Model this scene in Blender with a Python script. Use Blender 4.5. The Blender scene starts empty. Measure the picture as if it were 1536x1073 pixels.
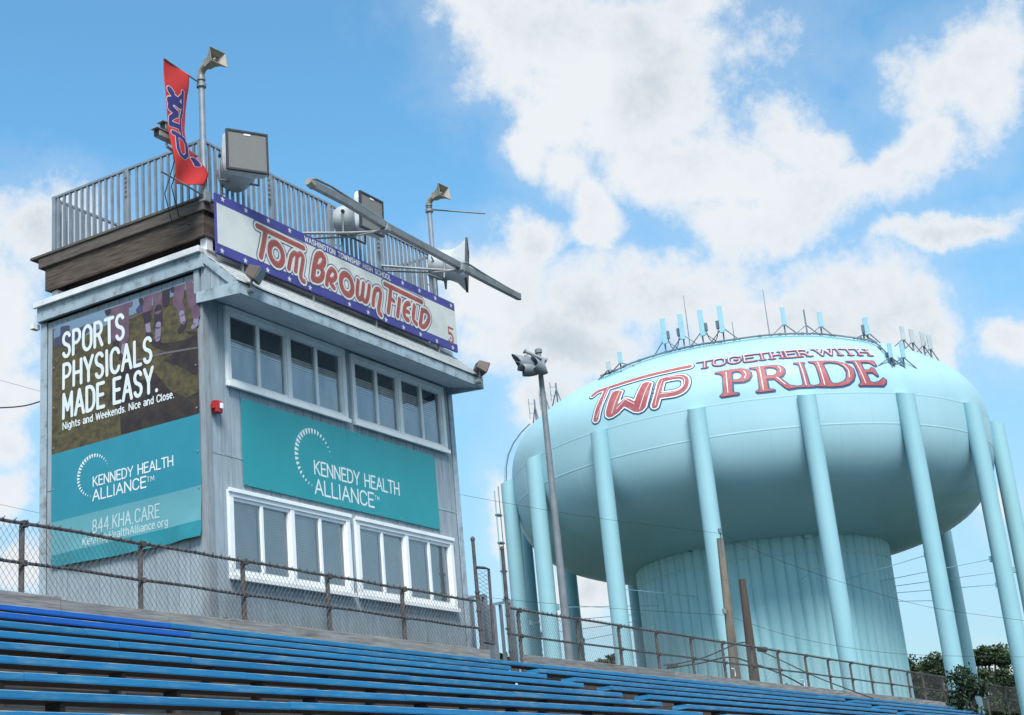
import bpy, math, random
import numpy as np
from mathutils import Vector, Matrix
random.seed(7); rng = np.random.RandomState(5)
SC = bpy.context.scene
COL = SC.collection
PI = math.pi
# ------------------------------------------------------------------ camera
YAW, PITCH, ROLL = 1.06388193, 0.31276958, -0.0949838
FL = 2243.25                     # focal length in pixels of a 1536 px wide picture
_f = np.array([math.cos(PITCH)*math.sin(YAW), math.cos(PITCH)*math.cos(YAW), math.sin(PITCH)])
_r0 = np.array([math.cos(YAW), -math.sin(YAW), 0.0]); _u0 = np.cross(_r0, _f)
_r = math.cos(ROLL)*_r0+math.sin(ROLL)*_u0; _u = -math.sin(ROLL)*_r0+math.cos(ROLL)*_u0
cam = bpy.data.cameras.new('camera'); camo = bpy.data.objects.new('camera', cam); COL.objects.link(camo)
cam.sensor_width = 36; cam.lens = 36*FL/1536; cam.clip_end = 6000; cam.clip_start = 0.1
camo.matrix_world = Matrix(((_r[0], _u[0], -_f[0], 0), (_r[1], _u[1], -_f[1], 0), (_r[2], _u[2], -_f[2], 0), (0, 0, 0, 1)))
SC.camera = camo
SUN_EL, SUN_AZ = 52.0, 232.0      # azimuth measured from +Y towards +X
EXPOSURE = 1.8
SC.view_settings.view_transform = 'Standard'; SC.view_settings.look = 'None'
SC.view_settings.gamma = 1; SC.view_settings.exposure = EXPOSURE; SC.view_settings.use_curve_mapping = False
# ------------------------------------------------------------------ world
def build_world():
    w = bpy.data.worlds.new('World'); SC.world = w; w.use_nodes = True
    nt = w.node_tree; N = nt.nodes; L = nt.links
    for n in list(N): N.remove(n)
    def nd(t, **k):
        n = N.new(t)
        for a, b in k.items(): setattr(n, a, b)
        return n
    def mth(op, a, b=None, c=None, clamp=False):
        n = nd('ShaderNodeMath', operation=op, use_clamp=clamp)
        for i, v in enumerate((a, b, c)):
            if v is None: continue
            if isinstance(v, (int, float)): n.inputs[i].default_value = v
            else: L.new(v, n.inputs[i])
        return n.outputs[0]
    def dot(v, c):
        n = nd('ShaderNodeVectorMath', operation='DOT_PRODUCT'); L.new(v, n.inputs[0]); n.inputs[1].default_value = tuple(c)
        return n.outputs['Value']
    def smooth(x, a, b):
        n = nd('ShaderNodeMapRange', interpolation_type='SMOOTHSTEP'); L.new(x, n.inputs[0])
        n.inputs[1].default_value = a; n.inputs[2].default_value = b
        return n.outputs[0]
    sky = nd('ShaderNodeTexSky', sky_type='NISHITA', sun_disc=False)
    sky.sun_elevation = math.radians(SUN_EL); sky.sun_rotation = math.radians(SUN_AZ)
    sky.air_density = 1.0; sky.dust_density = 0.5; sky.ozone_density = 2.5
    hs = nd('ShaderNodeMix', data_type='RGBA', blend_type='MULTIPLY'); hs.inputs[0].default_value = 1
    L.new(sky.outputs[0], hs.inputs[6]); hs.inputs[7].default_value = SKY_TINT
    tc = nd('ShaderNodeTexCoord'); d = tc.outputs['Generated']
    zf = mth('MAXIMUM', dot(d, _f), 0.15)
    px = mth('DIVIDE', dot(d, _r), zf); py = mth('DIVIDE', dot(d, _u), zf)
    cmb = nd('ShaderNodeCombineXYZ'); L.new(px, cmb.inputs[0]); L.new(py, cmb.inputs[1]); P = cmb.outputs[0]
    # ragged edges come from warping by layered noise
    n1 = nd('ShaderNodeTexNoise'); n1.inputs['Scale'].default_value = 16; n1.inputs['Detail'].default_value = 10; n1.inputs['Roughness'].default_value = 0.68
    L.new(d, n1.inputs['Vector'])
    n2 = nd('ShaderNodeTexNoise'); n2.inputs['Scale'].default_value = 4.2; n2.inputs['Detail'].default_value = 6; n2.inputs['Roughness'].default_value = 0.55
    L.new(d, n2.inputs['Vector'])
    wn = nd('ShaderNodeTexNoise'); wn.inputs['Scale'].default_value = 7; wn.inputs['Detail'].default_value = 7; wn.inputs['Roughness'].default_value = 0.6
    L.new(d, wn.inputs['Vector'])
    ws = nd('ShaderNodeVectorMath', operation='SUBTRACT'); L.new(wn.outputs['Color'], ws.inputs[0]); ws.inputs[1].default_value = (.5, .5, .5)
    wm_ = nd('ShaderNodeVectorMath', operation='SCALE'); L.new(ws.outputs[0], wm_.inputs[0]); wm_.inputs['Scale'].default_value = .09
    wa = nd('ShaderNodeVectorMath', operation='ADD'); L.new(P, wa.inputs[0]); L.new(wm_.outputs[0], wa.inputs[1])
    fz = nd('ShaderNodeVectorMath', operation='MULTIPLY'); L.new(wa.outputs[0], fz.inputs[0]); fz.inputs[1].default_value = (1, 1, 0); PW = fz.outputs[0]
    m = None
    for (x, y, rx, ry, rot) in CLOUDS:
        mp = nd('ShaderNodeMapping', vector_type='TEXTURE'); L.new(PW, mp.inputs[0])
        mp.inputs['Location'].default_value = ((x-768)/FL, (536.5-y)/FL, 0)
        mp.inputs['Rotation'].default_value = (0, 0, math.radians(rot))
        mp.inputs['Scale'].default_value = (rx/FL, ry/FL, 1)
        ln = nd('ShaderNodeVectorMath', operation='LENGTH'); L.new(mp.outputs[0], ln.inputs[0])
        if m is None: m = ln.outputs['Value']
        else:
            s = nd('ShaderNodeMath', operation='SMOOTH_MIN'); L.new(m, s.inputs[0]); L.new(ln.outputs['Value'], s.inputs[1]); s.inputs[2].default_value = 0.25
            m = s.outputs[0]
    field = mth('SUBTRACT', 1.0, m)
    field = mth('MAXIMUM', field, -1.5)
    # the unseen sky carries similar broken cumulus, cover raised to add fill light
    gen = mth('MULTIPLY', mth('SUBTRACT', n2.outputs[0], 0.50), 4.0)
    plen = nd('ShaderNodeVectorMath', operation='LENGTH'); L.new(P, plen.inputs[0])
    far = mth('MAXIMUM', smooth(plen.outputs['Value'], 0.42, 0.62), smooth(dot(d, _f), 0.75, 0.6))
    mx = nd('ShaderNodeMix', data_type='FLOAT'); L.new(far, mx.inputs[0]); L.new(field, mx.inputs[2]); L.new(gen, mx.inputs[3])
    dens = mth('ADD', mx.outputs[0], mth('MULTIPLY', mth('SUBTRACT', n1.outputs[0], 0.5), 2.3))
    dens = mth('ADD', dens, mth('MULTIPLY', mth('SUBTRACT', n2.outputs[0], 0.5), 0.8))
    alpha = smooth(dens, -0.36, 0.52)
    thin = mth('MULTIPLY', smooth(dens, -1.1, 0.1), 0.20)
    alpha = mth('MULTIPLY', mth('MAXIMUM', alpha, thin), 0.97)
    n3 = nd('ShaderNodeTexNoise'); n3.inputs['Scale'].default_value = 6.5; n3.inputs['Detail'].default_value = 5; n3.inputs['Roughness'].default_value = 0.5
    mp = nd('ShaderNodeMapping'); mp.inputs['Location'].default_value = (3.1, 1.7, 0.02); L.new(d, mp.inputs[0]); L.new(mp.outputs[0], n3.inputs['Vector'])
    shade = mth('MULTIPLY', smooth(dens, 0.15, 1.2), smooth(mth('ADD', mth('MULTIPLY', n3.outputs[0], 0.75), mth('MULTIPLY', n1.outputs[0], 0.25)), 0.40, 0.62))
    cc = nd('ShaderNodeMix', data_type='RGBA'); L.new(shade, cc.inputs[0]); cc.inputs[6].default_value = CLOUD_LIT; cc.inputs[7].default_value = CLOUD_DIM
    # pale air near the horizon
    sep = nd('ShaderNodeSeparateXYZ'); L.new(d, sep.inputs[0])
    hz = mth('MULTIPLY', smooth(sep.outputs[2], 0.46, 0.0), 0.80)
    hm = nd('ShaderNodeMix', data_type='RGBA'); L.new(hz, hm.inputs[0]); L.new(hs.outputs[2], hm.inputs[6]); hm.inputs[7].default_value = HAZE_COL
    fin = nd('ShaderNodeMix', data_type='RGBA'); L.new(alpha, fin.inputs[0]); L.new(hm.outputs[2], fin.inputs[6]); L.new(cc.outputs[2], fin.inputs[7])
    bg = nd('ShaderNodeBackground'); bg.inputs['Strength'].default_value = SKY_STR; L.new(fin.outputs[2], bg.inputs[0])
    out = nd('ShaderNodeOutputWorld'); L.new(bg.outputs[0], out.inputs[0])
SKY_STR = 0.10
SKY_TINT = (0.43, 0.69, 0.69, 1)
CLOUD_LIT = (2.48, 2.58, 2.66, 1); CLOUD_DIM = (1.66, 1.88, 2.08, 1); HAZE_COL = (1.28, 1.52, 1.76, 1)
# cumulus banks: centre, half sizes (in hundredths of a degree or so), tilt
CLOUDS = [(40, 320, 115, 72, -10), (5, 570, 75, 75, 0), (15, 740, 70, 60, 0), (960, 60, 200, 80, 0), (1490, 130, 90, 70, 20), (720, 0, 90, 60, 0), (1050, 10, 90, 50, 0), (1420, 110, 110, 80, 20), (860, 235, 55, 60, -20), (900, 330, 50, 30, 0), (1190, 200, 90, 60, -20),
          (830, 40, 150, 105, 0), (960, 130, 170, 120, -25), (850, 160, 80, 90, -35), (1090, 240, 190, 85, -12), (900, 285, 46, 62, 25),
          (1000, 240, 120, 70, -20), (1230, 265, 110, 60, 10), (1120, 320, 90, 50, 0), (800, 215, 50, 50, -40),
          (1480, 60, 95, 85, 30), (1400, 190, 100, 60, 35), (1330, 235, 90, 45, 25),
          (1030, 440, 150, 72, 0), (1290, 445, 150, 85, 0), (1180, 480, 210, 60, 0), (780, 370, 60, 38, 10), (730, 450, 95, 80, 0), (900, 450, 120, 55, 0),
          (850, 520, 170, 60, 0), (1400, 500, 70, 90, 20), (1530, 510, 42, 46, 0), (1430, 320, 130, 22, 8),
          (50, 330, 85, 66, -20), (10, 440, 85, 120, 0), (15, 640, 60, 60, 0), (740, 770, 34, 70, 10), (890, 880, 60, 45, 0),
          (1500, 1010, 40, 30, 0), (1490, 770, 35, 40, 0), (820, 610, 70, 60, 0), (30, 860, 60, 40, 0)]
build_world()
sun = bpy.data.lights.new('sun', 'SUN'); sun.energy = 1.5; sun.angle = math.radians(22); sun.color = (1.0, 0.96, 0.90)
suno = bpy.data.objects.new('sun', sun); COL.objects.link(suno)
_a = math.radians(SUN_AZ); _e = math.radians(SUN_EL)
_sd = Vector((math.sin(_a)*math.cos(_e), math.cos(_a)*math.cos(_e), math.sin(_e)))
suno.rotation_euler = _sd.to_track_quat('Z', 'Y').to_euler()
# ------------------------------------------------------------------ helpers
GZ = -1.7
def ray(x, y): return _f+_r*(x-768)/FL-_u*(y-536.5)/FL
def on(ax, val, x, y):
    d = ray(x, y); return d*val/d[ax]
def at(x, y, D):
    d = ray(x, y); return d*D/math.hypot(d[0], d[1])
def tag(o, label=None, cat=None, group=None, kind=None):
    if label: o['label'] = label
    if cat: o['category'] = cat
    if group: o['group'] = group
    if kind: o['kind'] = kind
    return o
def empty(name, loc, label=None, cat=None, group=None):
    o = bpy.data.objects.new(name, None); o.location = tuple(loc); o.empty_display_size = 0.2; COL.objects.link(o)
    return tag(o, label, cat, group)
class MB:
    def __init__(s): s.v = []; s.f = []
    def add(s, vs, fs):
        b = len(s.v); s.v += [tuple(map(float, p)) for p in vs]; s.f += [tuple(i+b for i in q) for q in fs]; return s
    def box(s, x0, x1, y0, y1, z0, z1):
        return s.add([(x0,y0,z0),(x1,y0,z0),(x1,y1,z0),(x0,y1,z0),(x0,y0,z1),(x1,y0,z1),(x1,y1,z1),(x0,y1,z1)],
                     [(0,3,2,1),(4,5,6,7),(0,1,5,4),(1,2,6,5),(2,3,7,6),(3,0,4,7)])
    def beam(s, p, q, w, h, up=(0,0,1)):
        p = np.array(p, float); q = np.array(q, float); d = q-p; d /= np.linalg.norm(d); up = np.array(up, float)
        a = np.cross(d, up)
        if np.linalg.norm(a) < 1e-4: a = np.cross(d, (1, 0, 0))
        a /= np.linalg.norm(a); b = np.cross(a, d); vs = []
        for o in (p, q):
            for sa, sb in ((-1,-1),(1,-1),(1,1),(-1,1)): vs.append(o+a*sa*w/2+b*sb*h/2)
        return s.add(vs, [(0,1,2,3),(7,6,5,4),(0,4,5,1),(1,5,6,2),(2,6,7,3),(3,7,4,0)])
    def tube(s, pts, r, n=8, cap=True):
        pts = [np.array(p, float) for p in pts]; m = len(pts)
        rr = r if isinstance(r, (list, tuple)) else [r]*m
        vs = []; pa = None
        for i, p in enumerate(pts):
            d = pts[min(i+1, m-1)]-pts[max(i-1, 0)]; d /= (np.linalg.norm(d)+1e-12)
            if pa is None:
                a = np.cross(d, (0, 0, 1) if abs(d[2]) < .9 else (1, 0, 0))
            else: a = pa-d*np.dot(pa, d)
            a /= np.linalg.norm(a); pa = a; b = np.cross(d, a)
            for k in range(n):
                t = 2*PI*k/n; vs.append(p+(a*math.cos(t)+b*math.sin(t))*rr[i])
        fs = []
        for i in range(m-1):
            for k in range(n):
                k2 = (k+1) % n; fs.append((i*n+k, i*n+k2, (i+1)*n+k2, (i+1)*n+k))
        if cap: fs += [tuple(range(n))[::-1], tuple(range((m-1)*n, m*n))]
        return s.add(vs, fs)
    def prism(s, prof, p, q, close=True):    # profile of 3D points at p, swept by q-p
        n = len(prof); d = np.array(q, float)-np.array(p, float)
        vs = [np.array(a, float) for a in prof]+[np.array(a, float)+d for a in prof]
        fs = [(i, (i+1) % n, n+(i+1) % n, n+i) for i in range(n)]+[tuple(range(n))[::-1], tuple(range(n, 2*n))]
        return s.add(vs, fs)
    def lathe(s, prof, c, n=48, a0=0, a1=2*PI):
        full = abs(a1-a0-2*PI) < 1e-6; k = n if full else n+1; vs = []; fs = []
        for (r, z) in prof:
            for i in range(k):
                t = a0+(a1-a0)*i/n; vs.append((c[0]+r*math.cos(t), c[1]+r*math.sin(t), c[2]+z))
        for j in range(len(prof)-1):
            for i in range(n):
                i2 = (i+1) % k; fs.append((j*k+i, j*k+i2, (j+1)*k+i2, (j+1)*k+i))
        return s.add(vs, fs)
    def build(s, name, mat, parent=None, smooth=False, ang=35, bevel=0, **tags):
        me = bpy.data.meshes.new(name)
        off = np.zeros(3)
        if parent is not None:
            q = parent
            while q is not None: off = off+np.array(q.location); q = q.parent
        vv = (np.array(s.v)-off) if len(s.v) else s.v
        me.from_pydata([tuple(p) for p in vv], [], s.f); me.update()
        if mat: me.materials.append(mat)
        if smooth:
            me.polygons.foreach_set('use_smooth', [True]*len(me.polygons))
            me.set_sharp_from_angle(angle=math.radians(ang))
        o = bpy.data.objects.new(name, me); COL.objects.link(o)
        if parent is not None: o.parent = parent
        if bevel:
            b = o.modifiers.new('bevel', 'BEVEL'); b.width = bevel; b.segments = 2; b.limit_method = 'ANGLE'
        return tag(o, **tags)
# ------------------------------------------------------------------ materials
def mat(name, c1, c2=None, rough=0.6, metal=0.0, scale=4.0, stretch=(1,1,1), detail=6, lo=0.35, hi=0.65, bump=0.0, bscale=None,
        stain=None, stain_amt=0.0, stain_scale=2.0, coat=0.0, spec=0.5, rnd=0.0, stain_stretch=(1,1,1)):
    m = bpy.data.materials.new(name); m.use_nodes = True; nt = m.node_tree; N = nt.nodes; L = nt.links
    bs = N['Principled BSDF']; bs.inputs['Roughness'].default_value = rough; bs.inputs['Metallic'].default_value = metal
    bs.inputs['Coat Weight'].default_value = coat; bs.inputs['Coat Roughness'].default_value = 0.15
    bs.inputs['Specular IOR Level'].default_value = spec
    c2 = c2 or tuple(x*0.8 for x in c1)
    geo = N.new('ShaderNodeNewGeometry')
    def noise(sc, st, det=detail, ro=0.6):
        mp = N.new('ShaderNodeMapping'); mp.inputs['Scale'].default_value = st; L.new(geo.outputs['Position'], mp.inputs[0])
        n = N.new('ShaderNodeTexNoise'); n.inputs['Scale'].default_value = sc; n.inputs['Detail'].default_value = det; n.inputs['Roughness'].default_value = ro
        L.new(mp.outputs[0], n.inputs['Vector']); return n
    n = noise(scale, stretch)
    r = N.new('ShaderNodeMapRange'); r.inputs[1].default_value = lo; r.inputs[2].default_value = hi; L.new(n.outputs[0], r.inputs[0])
    mx = N.new('ShaderNodeMix'); mx.data_type = 'RGBA'; L.new(r.outputs[0], mx.inputs[0]); mx.inputs[6].default_value = (*c1, 1); mx.inputs[7].default_value = (*c2, 1)
    col = mx.outputs[2]
    if rnd:
        oi = N.new('ShaderNodeObjectInfo'); rr = N.new('ShaderNodeMapRange'); L.new(oi.outputs['Random'], rr.inputs[0])
        rr.inputs[3].default_value = 1-rnd; rr.inputs[4].default_value = 1+rnd
        vm = N.new('ShaderNodeVectorMath'); vm.operation = 'SCALE'; L.new(col, vm.inputs[0]); L.new(rr.outputs[0], vm.inputs['Scale']); col = vm.outputs[0]
    if stain:
        n2 = noise(stain_scale, stain_stretch, 8, 0.65)
        r2 = N.new('ShaderNodeMapRange'); r2.inputs[1].default_value = 0.52; r2.inputs[2].default_value = 0.72; r2.inputs[4].default_value = stain_amt; L.new(n2.outputs[0], r2.inputs[0])
        m2 = N.new('ShaderNodeMix'); m2.data_type = 'RGBA'; L.new(r2.outputs[0], m2.inputs[0]); L.new(col, m2.inputs[6]); m2.inputs[7].default_value = (*stain, 1); col = m2.outputs[2]
    L.new(col, bs.inputs['Base Color'])
    if bump:
        nb = noise(bscale or scale*3, stretch)
        b = N.new('ShaderNodeBump'); b.inputs['Strength'].default_value = bump; b.inputs['Distance'].default_value = 0.01; L.new(nb.outputs[0], b.inputs['Height']); L.new(b.outputs[0], bs.inputs['Normal'])
    return m
M = {}
M['ground'] = mat('ground', (.03,.045,.022), (.055,.06,.035), .95, scale=.6, bump=.4, bscale=20)
M['siding'] = mat('painted_siding', (.31,.375,.42), (.235,.295,.34), .8, scale=3, stretch=(6,6,.7), bump=.35, bscale=14, stain=(.15,.165,.18), stain_amt=.38, stain_scale=1.6, stain_stretch=(5,5,.6), rnd=.07)
M['trim'] = mat('grey_trim', (.34,.43,.49), (.26,.33,.38), .75, scale=5, stretch=(1,1,1), bump=.3, bscale=25, stain=(.10,.08,.07), stain_amt=.7, stain_scale=5, rnd=.05)
M['rusttrim'] = mat('stained_corner_trim', (.27,.31,.34), (.20,.24,.27), .8, scale=4, stretch=(3,3,.5), bump=.3, stain=(.22,.14,.09), stain_amt=.75, stain_scale=4, stain_stretch=(4,4,.7))
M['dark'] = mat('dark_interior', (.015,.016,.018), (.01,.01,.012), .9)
M['white'] = mat('white_vinyl', (.80,.82,.82), (.74,.77,.78), .45, scale=3, stain=(.35,.36,.35), stain_amt=.18, stain_scale=3)
M['whitemetal'] = mat('white_flashing', (.75,.77,.78), (.6,.63,.65), .4, scale=3, stain=(.3,.3,.28), stain_amt=.35, stain_scale=5)
M['soffit'] = mat('soffit_panel', (.52,.56,.58), (.43,.47,.49), .7, scale=2, bump=.2)
M['shingle'] = mat('pale_shingle', (.50,.52,.52), (.36,.39,.40), .9, scale=14, bump=.5, bscale=60, rnd=.08)
M['blind'] = mat('blind_slat', (.86,.84,.79), (.70,.69,.65), .6, scale=1.2, stretch=(1.6,1,.7))
M['curtain'] = mat('window_shade', (.86,.86,.83), (.50,.52,.53), .8, scale=1.6, stretch=(2.5,1,.8), lo=.3, hi=.7)
M['deckwood'] = mat('weathered_deck_wood', (.125,.10,.082), (.042,.028,.022), .85, scale=2.5, stretch=(1.2,1.2,16), bump=.6, bscale=8, stain=(.025,.016,.013), stain_amt=.7, stain_scale=1.3, rnd=.12, stain_stretch=(.5,.5,4))
M['decktop'] = mat('deck_cap_wood', (.13,.115,.10), (.07,.058,.05), .85, scale=3, stretch=(1.2,1.2,16), bump=.5, bscale=8, stain=(.03,.022,.02), stain_amt=.6, stain_scale=2)
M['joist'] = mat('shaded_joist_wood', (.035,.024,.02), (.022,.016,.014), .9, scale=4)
M['rail'] = mat('galvanised_rail', (.27,.31,.35), (.20,.24,.28), .55, .35, scale=6, bump=.1, rnd=.05)
M['galv'] = mat('galvanised_steel', (.27,.29,.30), (.19,.21,.22), .55, .3, scale=5, bump=.1)
M['rust'] = mat('rusty_pipe', (.06,.052,.053), (.115,.112,.116), .8, .25, scale=7, bump=.4, bscale=40, stain=(.09,.048,.036), stain_amt=.4, stain_scale=6)
M['rustgrey'] = mat('rusty_fence_post', (.13,.122,.12), (.085,.075,.072), .8, .2, scale=5, bump=.3, stain=(.17,.07,.04), stain_amt=.6, stain_scale=5)
M['wire'] = mat('chain_link_wire', (.12,.13,.135), (.07,.07,.075), .6, .3, scale=3, stain=(.12,.06,.04), stain_amt=.4)
M['toe'] = mat('weathered_grey_plank', (.29,.275,.25), (.15,.14,.125), .9, scale=2.2, stretch=(.8,6,14), bump=.6, bscale=8, stain=(.08,.07,.06), stain_amt=.6, stain_scale=3, stain_stretch=(.6,3,3), rnd=.16)
M['foot'] = mat('grey_footboard', (.22,.20,.175), (.12,.10,.09), .9, scale=2.2, stretch=(.8,6,10), bump=.5, rnd=.2)
M['seat'] = mat('faded_blue_paint', (.012,.195,.40), (.007,.145,.345), .55, scale=3.5, stretch=(.5,1,2.5), bump=.25, bscale=14, stain=(.12,.29,.42), stain_amt=.75, stain_scale=3.5, stain_stretch=(.6,1,3), rnd=.12)
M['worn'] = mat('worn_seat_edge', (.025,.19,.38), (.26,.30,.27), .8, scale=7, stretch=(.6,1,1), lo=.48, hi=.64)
M['seatnew'] = mat('fresh_blue_paint', (.002,.105,.46), (.002,.09,.42), .4, scale=3, rnd=.04)
M['stringer'] = mat('stringer_timber', (.085,.068,.062), (.045,.035,.032), .9, scale=3, bump=.4)
M['signwhite'] = mat('sign_face_white', (.60,.63,.61), (.54,.575,.56), .5, scale=2, stain=(.4,.42,.4), stain_amt=.3)
M['signblue'] = mat('sign_blue', (.055,.055,.27), (.045,.045,.23), .5, scale=2)
M['signred'] = mat('sign_faded_red', (.34,.075,.06), (.29,.06,.05), .5, scale=5)
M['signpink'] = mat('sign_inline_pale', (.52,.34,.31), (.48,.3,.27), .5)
M['navyline'] = mat('sign_navy_line', (.04,.06,.17), (.035,.05,.14), .5)
M['tealf'] = mat('teal_vinyl', (.012,.275,.31), (.010,.25,.285), .45, scale=1.5)
M['tealb'] = mat('teal_banner', (.02,.235,.32), (.015,.21,.29), .5, scale=1.5, bump=.1)
M['tealp'] = mat('pale_teal_banner', (.11,.32,.37), (.09,.29,.34), .5, scale=1.5, bump=.1)
M['teald'] = mat('deep_teal_hem', (.015,.22,.27), (.01,.19,.24), .5)
M['bwhite'] = mat('printed_white', (.68,.74,.75), (.62,.69,.70), .5)
M['bfaint'] = mat('printed_faded_white', (.45,.58,.60), (.40,.53,.56), .5)
M['grass'] = mat('printed_grass', (.105,.088,.03), (.038,.028,.018), .55, scale=9, stretch=(1,1,1.4), detail=9, stain=(.12,.09,.04), stain_amt=.5, stain_scale=5)
M['pshadow'] = mat('printed_shadow', (.018,.011,.014), (.045,.032,.018), .55, scale=5, lo=.42, hi=.66, detail=8, stretch=(1,1,1.3))
M['psky'] = mat('printed_sky', (.17,.27,.36), (.13,.20,.30), .55, scale=2)
M['ptree'] = mat('printed_treeline', (.06,.045,.12), (.045,.05,.09), .55, scale=7)
M['pskin'] = mat('printed_legs', (.15,.085,.13), (.10,.055,.09), .55, scale=6)
M['psock'] = mat('printed_socks', (.26,.22,.33), (.20,.17,.27), .55)
M['pdark'] = mat('printed_dark', (.035,.02,.035), (.025,.015,.028), .55)
M['pline'] = mat('printed_yard_line', (.16,.13,.15), (.12,.10,.12), .55)
M['flagred'] = mat('flag_red_cloth', (.50,.025,.022), (.42,.02,.02), .75, scale=3, bump=.15, bscale=120)
M['flagnavy'] = mat('flag_navy', (.03,.022,.17), (.025,.02,.14), .75)
M['flagwhite'] = mat('flag_outline', (.62,.60,.62), (.55,.52,.55), .75)
M['spk'] = mat('speaker_fibreglass', (.52,.56,.58), (.43,.47,.49), .5, scale=3, stain=(.25,.27,.28), stain_amt=.5, stain_scale=3)
M['spkgrille'] = mat('speaker_grille', (.20,.205,.20), (.17,.175,.17), .9, scale=60, bump=.3)
M['spkframe'] = mat('speaker_frame', (.04,.043,.055), (.03,.033,.04), .5)
M['horn'] = mat('beige_horn', (.33,.30,.25), (.24,.215,.18), .55, scale=6)
M['camw'] = mat('camera_housing', (.40,.41,.42), (.3,.31,.32), .4, .3)
M['black'] = mat('black_plastic', (.02,.02,.024), (.015,.015,.018), .4)
M['bronze'] = mat('bronze_floodlight', (.15,.115,.10), (.11,.085,.075), .5, .2, scale=5)
M['lens'] = mat('floodlight_glass', (.17,.23,.27), (.12,.17,.21), .1, 0, scale=6, coat=.8)
M['redbox'] = mat('alarm_red', (.42,.012,.012), (.34,.01,.01), .4)
M['tank'] = mat('tank_aqua_paint', (.36,.575,.65), (.325,.54,.615), .5, scale=.35, detail=8, stain=(.25,.45,.49), stain_amt=.22, stain_scale=.5, coat=.12, spec=.2, stain_stretch=(1,1,.4))
M['leg'] = mat('leg_aqua_paint', (.285,.51,.58), (.25,.475,.545), .42, scale=.5, stain=(.24,.45,.5), stain_amt=.25, stain_scale=1, coat=.1, stain_stretch=(1,1,.3))
M['col'] = mat('column_aqua_paint', (.37,.64,.69), (.31,.58,.64), .6, scale=.8, stretch=(1.5,1.5,.15), stain=(.20,.40,.45), stain_amt=.6, stain_scale=1.5, stain_stretch=(2,2,.12))
M['tkred'] = mat('tank_lettering_red', (.40,.095,.105), (.33,.07,.085), .6, scale=1.6, stain=(.55,.40,.36), stain_amt=.35, stain_scale=2.2)
M['tkwhite'] = mat('tank_lettering_white', (.74,.80,.80), (.68,.75,.76), .55)
M['tknavy'] = mat('tank_lettering_navy', (.022,.075,.20), (.02,.06,.16), .55)
M['antw'] = mat('antenna_radome', (.27,.50,.60), (.22,.44,.54), .5)
M['antg'] = mat('antenna_radome_grey', (.40,.46,.48), (.34,.40,.42), .5)
M['antm'] = mat('antenna_mount_steel', (.16,.22,.26), (.11,.15,.19), .55, .3)
M['utilpole'] = mat('utility_pole_wood', (.21,.19,.155), (.14,.125,.10), .9, scale=3, stretch=(4,4,.5), bump=.5, stain=(.07,.05,.04), stain_amt=.5, stain_scale=3)
M['utilpoled'] = mat('dark_utility_pole_wood', (.085,.062,.055), (.05,.038,.034), .9, scale=3, stretch=(4,4,.5), bump=.5)
M['lamp'] = mat('sports_light_grey', (.20,.23,.26), (.15,.175,.20), .6, .1, scale=4)
M['cable'] = mat('black_cable', (.02,.022,.026), (.015,.016,.02), .6)
M['bark'] = mat('bark', (.07,.055,.045), (.04,.032,.026), .95, scale=4)
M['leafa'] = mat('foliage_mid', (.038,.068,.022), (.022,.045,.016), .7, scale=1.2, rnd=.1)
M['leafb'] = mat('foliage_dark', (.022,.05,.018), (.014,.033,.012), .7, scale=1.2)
def glass_mat():
    m = bpy.data.materials.new('window_glass'); m.use_nodes = True; nt = m.node_tree; N = nt.nodes; L = nt.links
    for n in list(N): N.remove(n)
    o = N.new('ShaderNodeOutputMaterial'); mx = N.new('ShaderNodeMixShader'); t = N.new('ShaderNodeBsdfTransparent'); g = N.new('ShaderNodeBsdfGlossy')
    t.inputs[0].default_value = (.94,.96,.96,1); g.inputs['Roughness'].default_value = .03; g.inputs[0].default_value = (.9,.95,1,1)
    fr = N.new('ShaderNodeFresnel'); fr.inputs[0].default_value = 1.5
    ad = N.new('ShaderNodeMath'); ad.operation = 'MULTIPLY_ADD'; L.new(fr.outputs[0], ad.inputs[0]); ad.inputs[1].default_value = 2.2; ad.inputs[2].default_value = .06
    n = N.new('ShaderNodeTexNoise'); n.inputs['Scale'].default_value = 1.3; b = N.new('ShaderNodeBump'); b.inputs['Strength'].default_value = .15; b.inputs['Distance'].default_value = .02
    L.new(n.outputs[0], b.inputs['Height']); L.new(b.outputs[0], g.inputs['Normal'])
    L.new(ad.outputs[0], mx.inputs[0]); L.new(t.outputs[0], mx.inputs[1]); L.new(g.outputs[0], mx.inputs[2]); L.new(mx.outputs[0], o.inputs[0])
    return m
M['glass'] = glass_mat()
# ------------------------------------------------------------------ flat print: distance fields turned into thin meshes
def seg_sdf(F, gx, gy, a, b, w, h):
    x0, x1 = min(a[0],b[0])-w-.6, max(a[0],b[0])+w+.6
    ax, ay = a; dx, dy = b[0]-a[0], b[1]-a[1]; L2 = dx*dx+dy*dy+1e-12
    pad = w+PAD
    i0 = max(0, int((min(ax, b[0])-pad-gx[0])/h)); i1 = min(len(gx), int((max(ax, b[0])+pad-gx[0])/h)+2)
    j0 = max(0, int((min(ay, b[1])-pad-gy[0])/h)); j1 = min(len(gy), int((max(ay, b[1])+pad-gy[0])/h)+2)
    if i1 <= i0 or j1 <= j0: return
    X = gx[i0:i1][None, :]-ax; Y = gy[j0:j1][:, None]-ay
    t = np.clip((X*dx+Y*dy)/L2, 0, 1); d = np.hypot(X-t*dx, Y-t*dy)-w
    F[j0:j1, i0:i1] = np.minimum(F[j0:j1, i0:i1], d)
PAD = .1
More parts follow.
